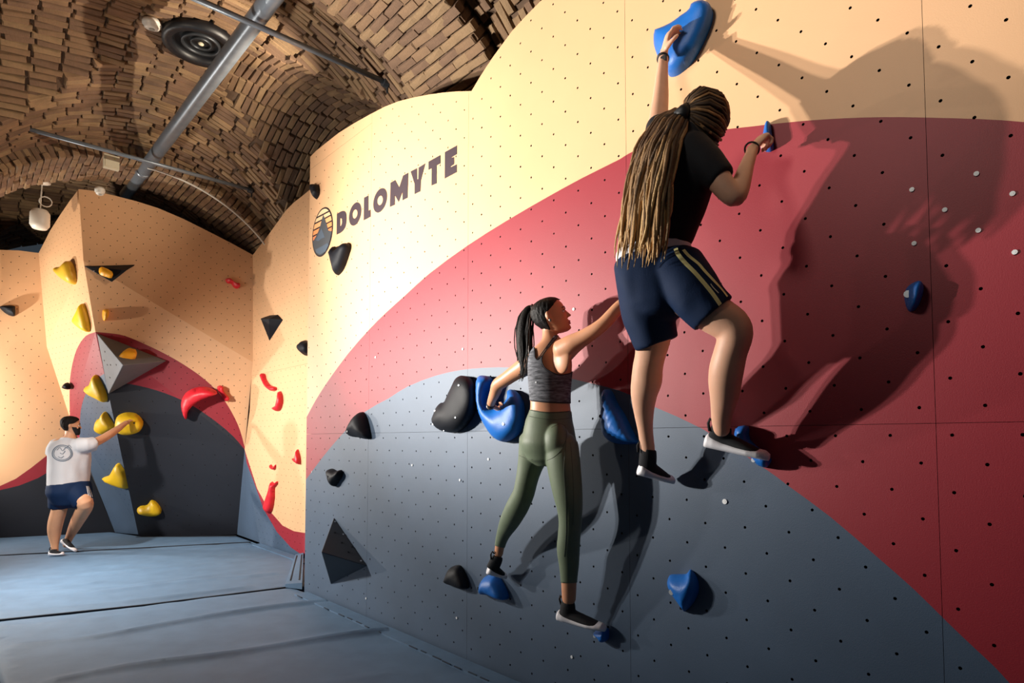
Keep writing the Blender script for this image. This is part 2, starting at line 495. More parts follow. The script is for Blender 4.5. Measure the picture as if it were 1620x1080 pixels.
q2 = F(395, 857); q1 = F(0, 878); e2 = (q2 - q1).normalized()
gap = Vector((-e1.y, e1.x, 0)) * .008
gap2 = Vector((-e2.y, e2.x, 0)) * .008
wl = -2.375
front_left_joint = sL - e1 * 1.35
front = gym_mat('crash_mat', [sA - gap, U3(3.02, -.02, 0), U3(1.5, -.02, 0), U3(0, -.02, 0), U3(-1.5, -.02, 0), U3(-3.6, -.02, 0), U3(-3.6, wl + .006, 0), U3(0, wl + .006, 0), U3(1.93, wl + .006, 0), sL - gap - e1 * .10, sL - gap, sM - gap],
        [([(28, 1021), (150, 1008), (250, 990), (380, 968), (500, 953), (550, 951)], .045, .05), ([(90, 1077), (200, 1056), (330, 1040), (480, 1015), (610, 998)], .042, .05),
         ([(300, 1110), (480, 1085), (620, 1066)], .026, .05), ([(10, 990), (100, 983), (180, 976)], .02, .05)],
        'blue crash mat filling the foreground at the foot of the big wall', .085)
front2 = gym_mat('crash_mat', [U3(1.93, wl - .006, 0), U3(0, wl - .006, 0), U3(-3.6, wl - .006, 0), U3(-3.6, -6, 0), U3(1.2, -6, 0), sL - gap - e1 * 4.0, sL - gap - e1 * .13],
        [], 'blue crash mat at the bottom left corner of the picture', .16)
mid = gym_mat('crash_mat', [sA + gap, sM + gap, sL + gap, sL + gap - e1 * 4.6, q1 - gap2 - e2 * 3.4, q1 - gap2, q2 - gap2, U3(6.1, .68, 0), U3(4.7, .67, 0), U3(3.6, .66, 0), U3(3.12, .3, 0)],
        [([(30, 918), (120, 909), (250, 900), (370, 890)], .024, .055), ([(0, 955), (150, 938), (300, 920), (440, 907)], .028, .06), ([(0, 972), (100, 962), (250, 948), (390, 930)], .036, .055), ([(60, 938), (200, 928), (320, 912)], .022, .05), ([(150, 897), (280, 888), (390, 876)], .018, .05), ([(0, 935), (90, 930), (160, 921)], .02, .05)],
        'blue crash mat in the middle distance with shallow wrinkles', .10)
wb = F(-60, 855)
backm = gym_mat('crash_mat', [q2 + gap2, q1 + gap2, q1 + gap2 - e2 * 3.3, LW_B - lw_d * 2.4 + lw_n * .02, LW_A + lw_n * .02 - lw_d * .05, F(227, 848), F(375, 847), F(408, 859)],
        [([(160, 868), (260, 862), (380, 851)], .006, .06)], 'blue crash mat at the foot of the prow under the man in white', .12)
# dark velcro seams and stitched border strips belong to the mats
def strip(name, pts, width, h, m, parent, side=None):
    mb = MB(); pts = [Vector(p) for p in pts]
    for a, b in zip(pts[:-1], pts[1:]):
        d = (b - a).normalized(); n = Vector((-d.y, d.x, 0)) * width / 2
        k = max(1, int((b - a).length / .25))
        for i in range(k):
            p, q = a.lerp(b, i / k), a.lerp(b, (i + 1) / k)
            z = Z * h
            mb.add([p - n + z, q - n + z, q + n + z, p + n + z, p - n - Z * .01, q - n - Z * .01, q + n - Z * .01, p + n - Z * .01], [(0, 1, 2, 3), (0, 4, 5, 1), (2, 6, 7, 3)])
    return mb.build(name, m, parent)
STITCH = mat('dark_stitching', '#2a3646', 0.9)
STRIPM = mat('blue_mat_border', '#526e8a', 0.7, 0.08, 8, 0.2, 300)
strip('border_strip', [U3(2.95, -.09, 0), U3(0, -.09, 0), U3(-3.4, -.09, 0)], .13, .013, STRIPM, front)
mb = MB()
u = 2.93
while u > -1.6:
    if random.random() < .8:
        mb.box(U3(u, -.158 + random.uniform(-.006, .006), .013), D * random.uniform(.03, .06), B * .004, Z * .003)
    u -= random.uniform(.1, .17)
mb.build('stitching', STITCH, front)['kind'] = 'stuff'
strip('border_strip', [U3(6.1, .62, 0), U3(3.7, .60, 0)], .12, .013, STRIPM, mid)
strip('velcro_seam', [sA - e1 * .02, sM, sL, sL - e1 * 1.5], .022, .004, MATSEAM, mid)
strip('velcro_seam', [q2 + e2 * .01, q1, q1 - e2 * 1.5], .03, .004, MATSEAM, backm)
strip('velcro_seam', [F(216, 849.5), F(300, 849), F(374, 847.5)], .035, .006, MATSEAM, backm)
# upholstered filler block between the two walls
fb = empty('filler_pad', F(466, 905)); tag(fb, 'small upright blue pad closing the gap beside the big wall', 'pad')
mb = MB()
a, b, c, d = F(451.5, 929), F(478, 932), F(480, 882), F(467, 881)
zt = .035
mb.add([a, b, c, d, a + Z * zt, b + Z * (zt + .03), c + Z * (zt + .03), d + Z * zt], [(0, 1, 5, 4), (1, 2, 6, 5), (2, 3, 7, 6), (3, 0, 4, 7), (4, 5, 6, 7), (3, 2, 1, 0)])
mb.build('pad_cover', STRIPM, fb)
mb = MB()
for t in (.25, .8):
    p = (a + (b - a) * t); q = d + (c - d) * t
    mb.box((p + q) / 2 + Z * (zt + .003 + .03 * t), (q - p) * .42, (b - a).normalized() * .008, Z * .004)
mb.build('velcro_strip', MATSEAM, fb)

# ================================================================ SETTING: brick vaults
BRICKM = mat('old_brick', '#80644a', 0.9, 0.3, 3.0, 0.5, 60)
BRICKD = mat('old_brick_dark', '#725844', 0.92, 0.3, 4.0, 0.5, 60)
BRICKL = mat('old_brick_pale', '#8b7052', 0.9, 0.3, 4.0, 0.5, 60)
MORTAR = mat('lime_mortar', '#5a4636', 0.95, 0.2, 8, 0.4, 50)
BM = [BRICKM, BRICKD, BRICKL]
ceiling = empty('ceiling', U3(4.05, -.85, 3.0)); tag(ceiling, 'old brick groin vaults above the climbing walls', kind='structure')
HALF, RAD, ZS, WC = 2.25, 2.32, 3.02, -0.85
def prof(d, r=RAD): return ZS + math.sqrt(max(r * r - d * d, 0))
class Cell:
    def __init__(s, uc, wc): s.uc = uc; s.wc = wc
    def z(s, u, w):
        du, dw = (u - s.uc), (w - s.wc)
        b = 0.38 * max(0, 1 - (du / HALF) ** 2) * max(0, 1 - (dw / HALF) ** 2)
        return max(prof(du), prof(dw)) + b
    def frame(s, u, w):
        e = .01
        p = U3(u, w, s.z(u, w))
        tu = (U3(u + e, w, s.z(u + e, w)) - U3(u - e, w, s.z(u - e, w))).normalized()
        tw = (U3(u, w + e, s.z(u, w + e)) - U3(u, w - e, s.z(u, w - e))).normalized()
        n = tu.cross(tw)
        if n.z > 0: n = -n
        return p, tu, tw, n.normalized()
bricks = []       # (centre, long axis, short axis, normal)
def lay(cell, web):
    """one web of the vault: rows of bricks"""
    uc, wc = cell.uc, cell.wc
    LN, RW = .262, .078
    along_w = web != 'right'
    # the row runs along the long axis; rows step across it by arc length
    a = -HALF; row = 0
    while a < HALF:
        b = -HALF + random.uniform(0, .06) + (LN / 2 if row % 2 else 0)
        step_row = RW
        first = True
        while b < HALF:
            du, dw = (a, b) if along_w else (b, a)
            ok = {'left': dw < 0 and abs(dw) >= abs(du), 'right': dw > 0 and abs(dw) >= abs(du),
                  'front': du < 0 and abs(du) > abs(dw), 'back': du > 0 and abs(du) > abs(dw)}[web]
            st = LN
            p, tu, tw, n = cell.frame(uc + du, wc + dw)
            lax, sax = (tw, tu) if along_w else (tu, tw)
            horiz = math.hypot(lax.dot(B), lax.dot(D))
            st = LN * max(horiz, .25)
            if ok:
                bricks.append((p, lax, sax, n))
                hz = math.hypot(sax.dot(B), sax.dot(D))
                if first: step_row = RW * max(hz, .25); first = False
            b += st
        a += step_row
def vault_shell(name, cell, n=40):
    vs = []; fs = []
    for i in range(n + 1):
        for j in range(n + 1):
            u = cell.uc - HALF + 2 * HALF * i / n; w = cell.wc - HALF + 2 * HALF * j / n
            vs.append(U3(u, w, cell.z(u, w) + .035))
    for i in range(n):
        for j in range(n):
            k = i * (n + 1) + j
            fs.append((k, k + n + 1, k + n + 2, k + 1))
    return mesh(name, vs, fs, MORTAR, ceiling, smooth=True)
def rib(u0, u1, wc, rad, bricks_on=True):
    """a transverse arch: soffit and two faces"""
    vs = []; fs = []; n = 48
    for i in range(n + 1):
        q = math.pi * i / n
        for (u, r) in ((u0, rad + .3), (u0, rad + .02), (u1, rad + .02), (u1, rad + .3)):
            vs.append(U3(u, wc + r * math.cos(q), ZS + r * math.sin(q)))
    for i in range(n):
        for j in range(3):
            k = i * 4 + j; fs.append((k, k + 1, k + 5, k + 4))
    mesh('arch_mortar', vs, fs, MORTAR, ceiling)
    if not bricks_on: return
    nq = int(math.pi * rad / .078)
    for i in range(nq):
        q = math.pi * (i + .5) / nq
        rd = B * math.cos(q) + Z * math.sin(q); tg = -B * math.sin(q) + Z * math.cos(q)
        c = U3(0, wc, ZS) + rd * rad
        k = .5 if i % 2 else 0
        L = (u1 - u0)
        m = int(L / .225)
        for j in range(m + (1 if k else 0)):
            uu = u0 + (j + .5 - (k)) * L / m
            ln = .5
            if k and j == 0: uu = u0 + .25 * L / m
            if k and j == m: uu = u1 - .25 * L / m
            bricks.append((c + D * uu, D, tg, -rd))
        # header faces
        for uf, nn in ((u0, -D), (u1, D)):
            bricks.append((U3(uf, wc, ZS) + rd * (rad + .13), rd, tg, nn))
cells = [Cell(4.05, WC), Cell(9.45, WC), Cell(-1.35, WC), Cell(4.05, WC - 5.4), Cell(-1.35, WC - 5.4), Cell(9.45, WC - 5.4)]
for k, c in enumerate(cells):
    vault_shell('vault_mortar', c)
    if k in (0, 1, 2):
        for web in ('left', 'right', 'front', 'back'): lay(c, web)
for (a, b) in ((6.3, 7.2), (0.9, 1.8)): rib(a, b, WC, 2.17)
for (a, b) in ((6.3, 7.2), (0.9, 1.8)): rib(a, b, WC - 5.4, 2.17, False)
# arches running the other way between the bays
def rib_w(w0, w1, uc, rad):
    vs = []; fs = []; n = 32
    for i in range(n + 1):
        q = math.pi * i / n
        for (w, r) in ((w0, rad + .3), (w0, rad), (w1, rad), (w1, rad + .3)):
            vs.append(U3(uc + r * math.cos(q), w, ZS + r * math.sin(q)))
    for i in range(n):
        for j in range(3):
            k = i * 4 + j; fs.append((k, k + 1, k + 5, k + 4))
    mesh('arch_mortar', vs, fs, MORTAR, ceiling)
for uc in (4.05, 9.45, -1.35): rib_w(WC - 3.15, WC - 2.25, uc, 2.17)
# the bricks: the 300 that show largest one by one, the rest joined
def in_view(p):
    if (p - CAM).dot(Vector((0, 1, 0))) < .5: return False
    x, y = project(p)
    if not (-25 < x < 1010 and -25 < y < 430): return False
    if y < 0 and y < -20: return False
    # hidden behind the painted walls
    lim = [(-30, 395), (61, 395), (124, 299), (215, 318), (330, 366), (400, 403), (440, 350), (490, 250), (536, 210), (585, 181), (655, 154), (746, 144), (780, 90), (854, 3), (1010, -125)]
    for (a, b) in zip(lim[:-1], lim[1:]):
        if a[0] <= x <= b[0]:
            t = (x - a[0]) / (b[0] - a[0]); return y < a[1] + (b[1] - a[1]) * t + 14
    return False
brick_meshes = []
for v in range(6):
    mb = MB(); rg = random.Random(v)
    hx, hy, hz = .122, .0335, .045
    tp = [Vector((sx * (hx - .008) + rg.uniform(-.006, .006), sy * (hy - .006) + rg.uniform(-.004, .004), hz + rg.uniform(-.006, .008))) for sx, sy in ((-1, -1), (1, -1), (1, 1), (-1, 1))]
    md = [Vector((sx * hx, sy * hy, hz - .012)) for sx, sy in ((-1, -1), (1, -1), (1, 1), (-1, 1))]
    bt = [Vector((sx * hx, sy * hy, -.03)) for sx, sy in ((-1, -1), (1, -1), (1, 1), (-1, 1))]
    fs = [(0, 1, 2, 3)]
    for i in range(4):
        j = (i + 1) % 4
        fs += [(4 + i, 4 + j, j, i), (8 + i, 8 + j, 4 + j, 4 + i)]
    me = bpy.data.meshes.new('brick'); me.from_pydata([tuple(x) for x in tp + md + bt], [], fs)
    me.materials.append(BM[v % 3]); me.update(); brick_meshes.append(me)
shown = []; rest = []
for bk in bricks:
    (shown if in_view(bk[0] + bk[3] * .02) else rest).append(bk)
def seen_size(bk):
    r = bk[0] - CAM
    return abs(r.normalized().dot(bk[3])) / r.length_squared
shown.sort(key=seen_size, reverse=True)
single, more = shown[:300], shown[300:]
def brick_matrix(bk):
    p, l, s, n = bk
    s2 = n.cross(l).normalized(); l2 = s2.cross(n).normalized()
    m = Matrix((l2, s2, n)).transposed().to_4x4()
    rot = Matrix.Rotation(random.uniform(-.05, .05), 4, 'Z') @ Matrix.Rotation(random.uniform(-.05, .05), 4, 'X') @ Matrix.Rotation(random.uniform(-.03, .03), 4, 'Y')
    sc = Matrix.Diagonal((random.uniform(.9, 1.06), random.uniform(.9, 1.1), 1, 1))
    return Matrix.Translation(p - n * .035 + n * random.choice((0, 0, .003, .005, -.005, .009)) ) @ m @ rot @ sc
pinv = Matrix.Translation(-Vector(ceiling.location))
for bk in single:
    me = random.choice(brick_meshes)
    o = bpy.data.objects.new('brick', me); COL.objects.link(o)
    o.parent = ceiling; o.matrix_parent_inverse = pinv
    o.matrix_basis = brick_matrix(bk)
vs = []; fs = []; fm = []
for bk in more + [r for r in rest if (r[0] - CAM).length < 14]:
    v = random.randrange(6); me = brick_meshes[v]; M = brick_matrix(bk); k = len(vs)
    vs += [M @ q.co for q in me.vertices]
    for p in me.polygons: fs.append(tuple(i + k for i in p.vertices)); fm.append(v % 3)
tag(mesh('brickwork', vs, fs, BM, ceiling, fm), kind='stuff')
print('bricks', len(single), len(more), len(rest))
# masonry that closes the room
PLASTER = mat('grey_plaster', '#7f8088', 0.9, 0.08, 2, 0.1, 60)
mw = MB()
def quad(a, b, c, d): mw.add([a, b, c, d], [(0, 1, 2, 3)])
quad(U3(12, 1.5, -.3), U3(-4, 1.5, -.3), U3(-4, 1.5, 5.4), U3(12, 1.5, 5.4))
mw.build('wall_masonry', MORTAR)['kind'] = 'structure'
me_end = MB(); vs = []
n = 24
for i in range(n + 1):
    q = math.pi * i / n
    vs.append(U3(10.2, WC + 2.3 * math.cos(q), 2.4 + 2.42 * math.sin(q)))
vs += [U3(10.2, WC - 2.3, -.3), U3(10.2, WC + 2.3, -.3)]
me_end.add(vs, [tuple(range(len(vs)))])
me_end.build('wall_end', PLASTER)['kind'] = 'structure'

# ================================================================ pipes and fittings under the vault
STEEL = mat('grey_painted_steel', '#77808a', 0.35, 0.12, 9, 0.05, 80, spec=.6, metal=.35)
STEELD = mat('dark_steel', '#3a3d42', 0.45, 0.1, 9, spec=.5, metal=.5)
WHITEP = mat('white_plastic', '#d9d4ca', 0.4)
CREAMP = mat('cream_plastic', '#c9bfa6', 0.45)
BLACKP = mat('black_plastic', '#14151a', 0.45)
pa = hit(U3(0, 0, 5.2), Z, 420, 10); pb = hit(U3(0, 0, 5.2), Z, 208, 296)
pd = (pb - pa).normalized()
duct = empty('ceiling_pipe', pa); tag(duct, 'thick grey steel pipe running diagonally under the brick vault', 'pipe')
mb = MB(); mb.tube([pa - pd * 4.5, pa - pd * 2, pa, pa.lerp(pb, .5), pb + pd * .4], .080, 20); mb.build('pipe_body', STEEL, duct, True)
for t in (.86, -.75):
    mb = MB(); c = pa.lerp(pb, t); mb.tube([c - pd * .045, c - pd * .04, c + pd * .04, c + pd * .045], [.082, .092, .092, .082], 20); mb.build('pipe_coupling', STEEL, duct, True)
def rod(label, a, b, r, zz):
    pa_ = hit(U3(0, 0, zz), Z, *a); pb_ = hit(U3(0, 0, zz), Z, *b)
    d = (pb_ - pa_).normalized()
    root = empty('tie_rod', pa_); tag(root, label, 'rod', 'tie rods across the vault')
    mb = MB(); mb.tube([pa_, pb_], r, 10); mb.build('rod', STEEL, root, True)
    for p, s in ((pb_, 1), (pa_, -1)):
        mb = MB(); mb.tube([p - d * .03 * s, p + d * .02 * s, p + d * .05 * s], [r * 1.9, r * 2.1, r * 1.2], 10)
        mb.tube([p + d * .02 * s + Z * .05, p + d * .02 * s - Z * .10], .012, 6)
        mb.build('end_clamp', STEELD, root)
rod('thin grey tie rod at the back, ending left in a dark bracket', (34, 201), (396, 300), .024, 5.06)
rod('thin grey tie rod in front, crossing behind the thick pipe near the top', (250, -28), (610, 130), .026, 5.06)
# thin white conduit that follows the far arch
cd = empty('cable_conduit', U3(6.28, WC, 5.1)); tag(cd, 'thin pale conduit following the curve of the far brick arch', 'conduit')
mb = MB(); pts = []
for i in range(25):
    q = math.radians(28 + 62 * i / 24)
    pts.append(U3(6.24, WC + 2.10 * math.cos(q), ZS + 2.10 * math.sin(q)))
mb.tube(pts, .013, 6); mb.build('conduit', WHITEP, cd, True)
cell0 = cells[0]
def on_vault(px, py, zg=5.4):
    p = None
    r = ray(px, py); t = 3.0
    while t < 16:
        q = CAM + r * t; rel = q - ORG; u = rel.dot(D); w = rel.dot(B)
        zc = cell0.z(u, w) if abs(u - 4.05) <= HALF and abs(w - WC) <= HALF else 99
        if q.z > zc - .045: return q, cell0.frame(u, w)[3]
        t += .01
    return CAM + r * 8, -Z
# round black recessed fitting at the crown
c, n = on_vault(318, 65)
n = (n * .4 - Z * .6).normalized()
vent = empty('round_vent', c); tag(vent, 'round black recessed fitting at the crown of the brick vault', 'vent')
a1 = n.orthogonal().normalized(); a2 = n.cross(a1)
def ring(mb, c, n, r0, r1, z0, z1, seg=32, mi=0):
    a1 = n.orthogonal().normalized(); a2 = n.cross(a1); vs = []
    for r, z in ((r0, z0), (r0, z1), (r1, z1), (r1, z0)):
        for i in range(seg):
            q = 2 * math.pi * i / seg
            vs.append(c + (a1 * math.cos(q) + a2 * math.sin(q)) * r + n * z)
    fs = []
    for k in range(4):
        for i in range(seg):
            j = (i + 1) % seg; l = (k + 1) % 4
            fs.append((k * seg + i, k * seg + j, l * seg + j, l * seg + i))
    mb.add(vs, fs, mi)
mb = MB(); ring(mb, c, n, .27, .36, -.05, .075); mb.build('outer_ring', BLACKP, vent, True)
mb = MB(); mb.tube([c - n * .05, c + n * .012], .28, 32); mb.build('back_plate', mat('vent_black', '#0b0c10', .6), vent)
mb = MB(); ring(mb, c, n, .165, .185, .0, .05); ring(mb, c, n, .09, .10, .0, .04); mb.build('inner_ring', STEELD, vent, True)
mb = MB(); mb.ell(c + n * .03, a1 * .03, a2 * .02, n * .02); mb.build('lamp_clip', CREAMP, vent, True)
for (px, py, r, lab) in ((240, 36, .085, 'white smoke detector on the vault left of the round vent'), (158, 301, .06, 'small white sensor just above the prow top edge')):
    if r > .07: c, n = on_vault(px, py)
    else: c, n = hit(U3(6.75, 0, 0), D, px, py), (-Z - D * .3).normalized()
    root = empty('smoke_detector', c); tag(root, lab, 'detector')
    mb = MB(); mb.tube([c - n * .02, c + n * .02, c + n * .022, c + n * .05, c + n * .062], [r, r, r * .86, r * .8, r * .45], 20); mb.build('housing', WHITEP, root, True)
    mb = MB(); mb.tube([c + n * .06, c + n * .068], r * .3, 12); mb.build('sensor_cap', mat('grey_plastic', '#9a978f', .5), root)
c = hit(U3(6.26, 0, 0), D, 176, 257); root = empty('junction_box', c); tag(root, 'small cream junction box on the far arch beside the thick pipe', 'box')
mb = MB(); mb.box(c, B * .085, Z * .085, D * .035); mb.build('box_body', CREAMP, root)
mb = MB(); mb.box(c - D * .037, B * .07, Z * .07, D * .006); mb.build('box_lid', CREAMP, root)
mb = MB(); mb.ell(c - D * .045 + B * .03 + Z * .04, B * .008, Z * .008, D * .004); mb.build('status_light', mat('green_led', '#b9c24a', .4), root)
# pendant at the far left
c = hit(U3(7.6, 0, 0), D, 63, 348); top = hit(U3(7.6, 0, 0), D, 67, 287)
root = empty('pendant_speaker', c); tag(root, 'white cylindrical pendant hanging on a looped cable at the far left', 'pendant')
rr = .115
mb = MB(); mb.tube([c + Z * .15, c + Z * .14, c + Z * .09, c - Z * .07, c - Z * .12, c - Z * .135], [.03, .085, rr, rr, .085, .02], 24); mb.build('pendant_body', WHITEP, root, True)
mb = MB(); mb.tube([top + Z * .02, top - Z * .02, top - Z * .04], [.10, .095, .03], 24); mb.build('ceiling_rose', WHITEP, root, True)
mb = MB(); mid_ = (c + top) / 2
mb.tube([Vector((top.x, top.y, top.z)), mid_ + Z * .08, Vector((c.x, c.y, c.z + .15))], .008, 6)
mb.tube([mid_ + (B * math.cos(q) + Z * math.sin(q)) * .07 + B * .05 for q in [2 * math.pi * i / 14 for i in range(15)]], .008, 6)
mb.build('cable', WHITEP, root, True)

# ================================================================ HOLDS AND VOLUMES
BLUE = mat('blue_resin', '#0b66bd', 0.48, 0.10, 9, 0.12, 180)
BLACK = mat('black_resin', '#12141b', 0.6, 0.10, 9, 0.10, 180, spec=.25)
YELLOW = mat('yellow_resin', '#f0c21a', 0.45, 0.05, 9, 0.10, 180)
YELLOWG = mat('mustard_resin', '#d6ab2a', 0.45, 0.05, 9, 0.10, 180)
ORANGEY = mat('amber_resin', '#f0a91f', 0.45, 0.05, 9, 0.10, 180)
REDH = mat('red_resin', '#d8202f', 0.45, 0.05, 9, 0.10, 180)
VOLG = mat('grey_volume_paint', '#6d7076', 0.6, 0.06, 5, 0.15, 260)
BOLTM = mat('zinc_bolt', '#c9ced4', 0.35, metal=.7)
BOLTD = mat('dark_bolt', '#20232a', 0.4, metal=.5)
def dome(name, pl, pts2, H, m, parent, power=2.2, edge=.35, ridges=0.0, tilt=(0, 0), base=0.0, lean=(0.35, 0.0)):
    """a rounded body over any outline: height follows the distance to the outline"""
    o2 = [Vector(p) for p in pts2]
    xs = [p.x for p in o2]; ys = [p.y for p in o2]
    step = max(max(xs) - min(xs), max(ys) - min(ys)) / 18
    V = list(o2); n = len(o2); E = [(i, (i + 1) % n) for i in range(n)]
    poly = [(p.x, p.y) for p in o2]
    loop = o2 + [o2[0]]
    def dist(x, y):
        p = Vector((x, y)); return min(abs(seg_dist(p, [a, b])) for a, b in zip(loop[:-1], loop[1:]))
    y = min(ys); row = 0
    while y < max(ys):
        x = min(xs) + (step / 2 if row % 2 else 0)
        while x < max(xs):
            if inside(poly, x, y) and dist(x, y) > step * .25: V.append(Vector((x, y)))
            x += step
        y += step * .87; row += 1
    # a ring just inside the edge keeps the rim steep and round
    area = sum(poly[i][0] * poly[(i + 1) % n][1] - poly[(i + 1) % n][0] * poly[i][1] for i in range(n))
    sg = 1 if area > 0 else -1
    for i in range(n):
        a, b = o2[i - 1], o2[(i + 1) % n]; tg = (b - a).normalized(); nn = Vector((-tg.y, tg.x)) * sg
        q = o2[i] + nn * step * .18
        if inside(poly, q.x, q.y): V.append(q)
    vo, eo, fo, *_ = delaunay_2d_cdt(V, E, [], 1, 1e-6)
    ds = [dist(v[0], v[1]) for v in vo]; dm = max(ds)
    cx = sum(xs) / n; cy = sum(ys) / n; sx = max(xs) - min(xs); sy = max(ys) - min(ys)
    verts = []
    for v, d in zip(vo, ds):
        q = min(1, d / (dm * (edge + .65)))
        h = (1 - (1 - q) ** power) ** (1 / power) if q < 1 else 1
        h *= 1 + tilt[0] * (v[0] - cx) / sx + tilt[1] * (v[1] - cy) / sy
        h = H * h
        if ridges: h += ridges * H * math.sin((v[0] - v[1] * .6) / sx * 40) * min(1, q * 2)
        h += .03 * H * noise.noise(Vector((v[0] * 9 / sx, v[1] * 9 / sx, H * 90))) * min(1, q * 2)
        verts.append(pl.p(v[0] + lean[0] * h, v[1] + lean[1] * h, base + h))
    faces = []
    for f in fo:
        a, b, c = (vo[i] for i in f)
        faces.append(tuple(f) if (b[0] - a[0]) * (c[1] - a[1]) - (b[1] - a[1]) * (c[0] - a[0]) > 0 else (f[0], f[2], f[1]))
    cnt = {(f[i], f[(i + 1) % 3]) for f in faces for i in range(3)}
    bs = {}
    for (a, b) in list(cnt):
        if (b, a) in cnt: continue
        for i in (a, b):
            if i not in bs: bs[i] = len(verts); verts.append(pl.p(vo[i][0], vo[i][1], -.002))
        faces.append((b, a, bs[a], bs[b]))
    return mesh(name, verts, faces, m, parent, smooth=True)
def bolt(pl, px, h, parent, r=.011, m=None, name='bolt'):
    a = pl.px(*px); c = pl.p(a[0], a[1], h); n = pl.n
    mb = MB(); mb.tube([c - n * .012, c + n * .004], r, 10); mb.tube([c + n * .004, c + n * .0045], r * .5, 6)
    return mb.build(name, m or BOLTM, parent)
def hold(label, pts, pl, H, m, group, name='climbing_hold', bolts=(), sm=3, **kw):
    p2 = [pl.px(*q) for q in (smooth_poly(pts, sm) if sm else pts)]
    cx = sum(p[0] for p in p2) / len(p2); cy = sum(p[1] for p in p2) / len(p2)
    root = empty(name, pl.p(cx, cy)); tag(root, label, 'hold', group)
    body = dome('hold_body', pl, p2, H, m, root, **kw)
    bvh = BVHTree.FromPolygons([v.co for v in body.data.vertices], [p.vertices for p in body.data.polygons])
    for b in bolts:
        a = pl.px(*b[:2])
        h, _, _, _ = bvh.ray_cast(pl.p(a[0], a[1], 1.0), -pl.n)
        bolt(pl, b[:2], (h - pl.p(a[0], a[1])).dot(pl.n) if h else H, root, *(b[2:] if len(b) > 2 else ()))
    return root
def cr(pts, ox, oy, s): return [(ox + x * s, oy + y * s) for x, y in pts]
GB, GK, GY, GR = 'blue climbing holds', 'black climbing holds', 'yellow climbing holds', 'red climbing holds'
hold('large blue wing shaped hold at the top, gripped by the dreadlocked climber', cr([(690, 95), (720, 65), (770, 46), (810, 46), (840, 70), (848, 110), (835, 180), (790, 290), (740, 390), (680, 470), (610, 530), (560, 548), (530, 535), (510, 470), (455, 405), (437, 350), (437, 290), (450, 255), (475, 242), (530, 222), (590, 190), (640, 150), (685, 120)], 940, 0, .2222), MAINP, .10, BLUE, GB, bolts=[(1063, 113, .008), (1060, 90, .008)], power=3)
hold('small blue crimp under the right hand of the dreadlocked climber', cr([(1185, 465), (1200, 400), (1220, 310), (1255, 300), (1268, 385), (1278, 430), (1278, 480), (1245, 498), (1205, 487)], 940, 130, .2222), MAINP, .06, BLUE, GB, bolts=[(1217, 231, .007)])
hold('blue almond hold alone on the red field at the far right', cr([(1010, 415), (1030, 385), (1070, 365), (1095, 370), (1105, 400), (1095, 450), (1070, 500), (1040, 518), (1022, 505), (1008, 460)], 1120, 333, .3086), MAINP, .075, BLUE, GB, bolts=[(1442, 468, .014)], power=1.7)
hold('blue foothold under the toes of the dreadlocked climber in the right shoe', cr([(1010, 440), (1100, 422), (1112, 520), (1252, 640), (1252, 690), (1220, 718), (1165, 697), (1120, 650), (1020, 560)], 940, 580, .2222), MAINP, .09, BLUE, GB, bolts=[(1203, 727, .010)])
hold('blue contoured hold with flowing ridges behind the man\'s straight leg', cr([(75, 180), (100, 160), (130, 175), (170, 260), (220, 340), (270, 440), (310, 520), (312, 545), (230, 551), (140, 540), (80, 490), (60, 400), (62, 280)], 940, 580, .2222), MAINP, .11, BLUE, GB, bolts=[(966, 659, .010, BOLTD)], ridges=.05)
cres = [(620, 125), (680, 112), (740, 125), (775, 165), (765, 230), (735, 300), (712, 400), (720, 480), (790, 515), (870, 480), (930, 430), (955, 375), (958, 305), (1000, 278), (1060, 300), (1120, 370), (1155, 470), (1160, 560), (1150, 680), (1110, 790), (1040, 870), (950, 912), (870, 910), (790, 860), (720, 770), (650, 640), (605, 500), (590, 350), (592, 200)]
hold('big blue crescent hold with a notch, gripped by the woman\'s left hand', cr(cres, 680, 580, .1296), MAINP, .14, BLUE, GB, bolts=[(822, 671, .009), (787, 691, .007, BOLTD)], power=2.6, tilt=(-.4, -.2), lean=(.8, 0))
hold('blue foothold under the woman\'s bent left foot', cr([(150, 580), (210, 575), (240, 610), (280, 690), (293, 740), (270, 755), (220, 745), (170, 720), (120, 715), (105, 690), (108, 640), (125, 600)], 740, 780, .2222), MAINP, .10, BLUE, GB, bolts=[(770, 928, .012, BOLTD)])
hold('small blue foothold under the woman\'s stretched right foot', cr([(905, 985), (960, 955), (1000, 960), (1008, 1000), (1000, 1040), (965, 1052), (940, 1020)], 740, 780, .2222), MAINP, .07, BLUE, GB, bolts=[(950, 1003, .009)])
hold('blue heart shaped hold low on the charcoal area, nobody on it', cr([(95, 720), (120, 692), (200, 690), (250, 685), (275, 655), (295, 655), (330, 700), (352, 760), (355, 830), (330, 900), (290, 960), (240, 1005), (225, 995), (170, 920), (110, 830), (88, 770)], 1040, 780, .1852), MAINP, .085, BLUE, GB, bolts=[(1073.5, 933, .013), (1083, 960, .008, BOLTD)], power=1.8)
hold('big black kidney shaped hold left of the blue crescent', cr([(430, 112), (490, 130), (540, 180), (575, 260), (590, 350), (585, 450), (560, 550), (500, 660), (420, 750), (330, 795), (250, 800), (170, 790), (100, 750), (55, 690), (48, 640), (75, 570), (110, 490), (160, 440), (200, 430), (240, 350), (290, 240), (330, 160), (380, 120)], 680, 580, .1296), MAINP, .13, BLACK, GK, lean=(.8, 0), bolts=[(748, 611, .006), (743, 661, .006), (714, 681, .006), (694, 671, .006), (705, 650, .006)], power=2.8)
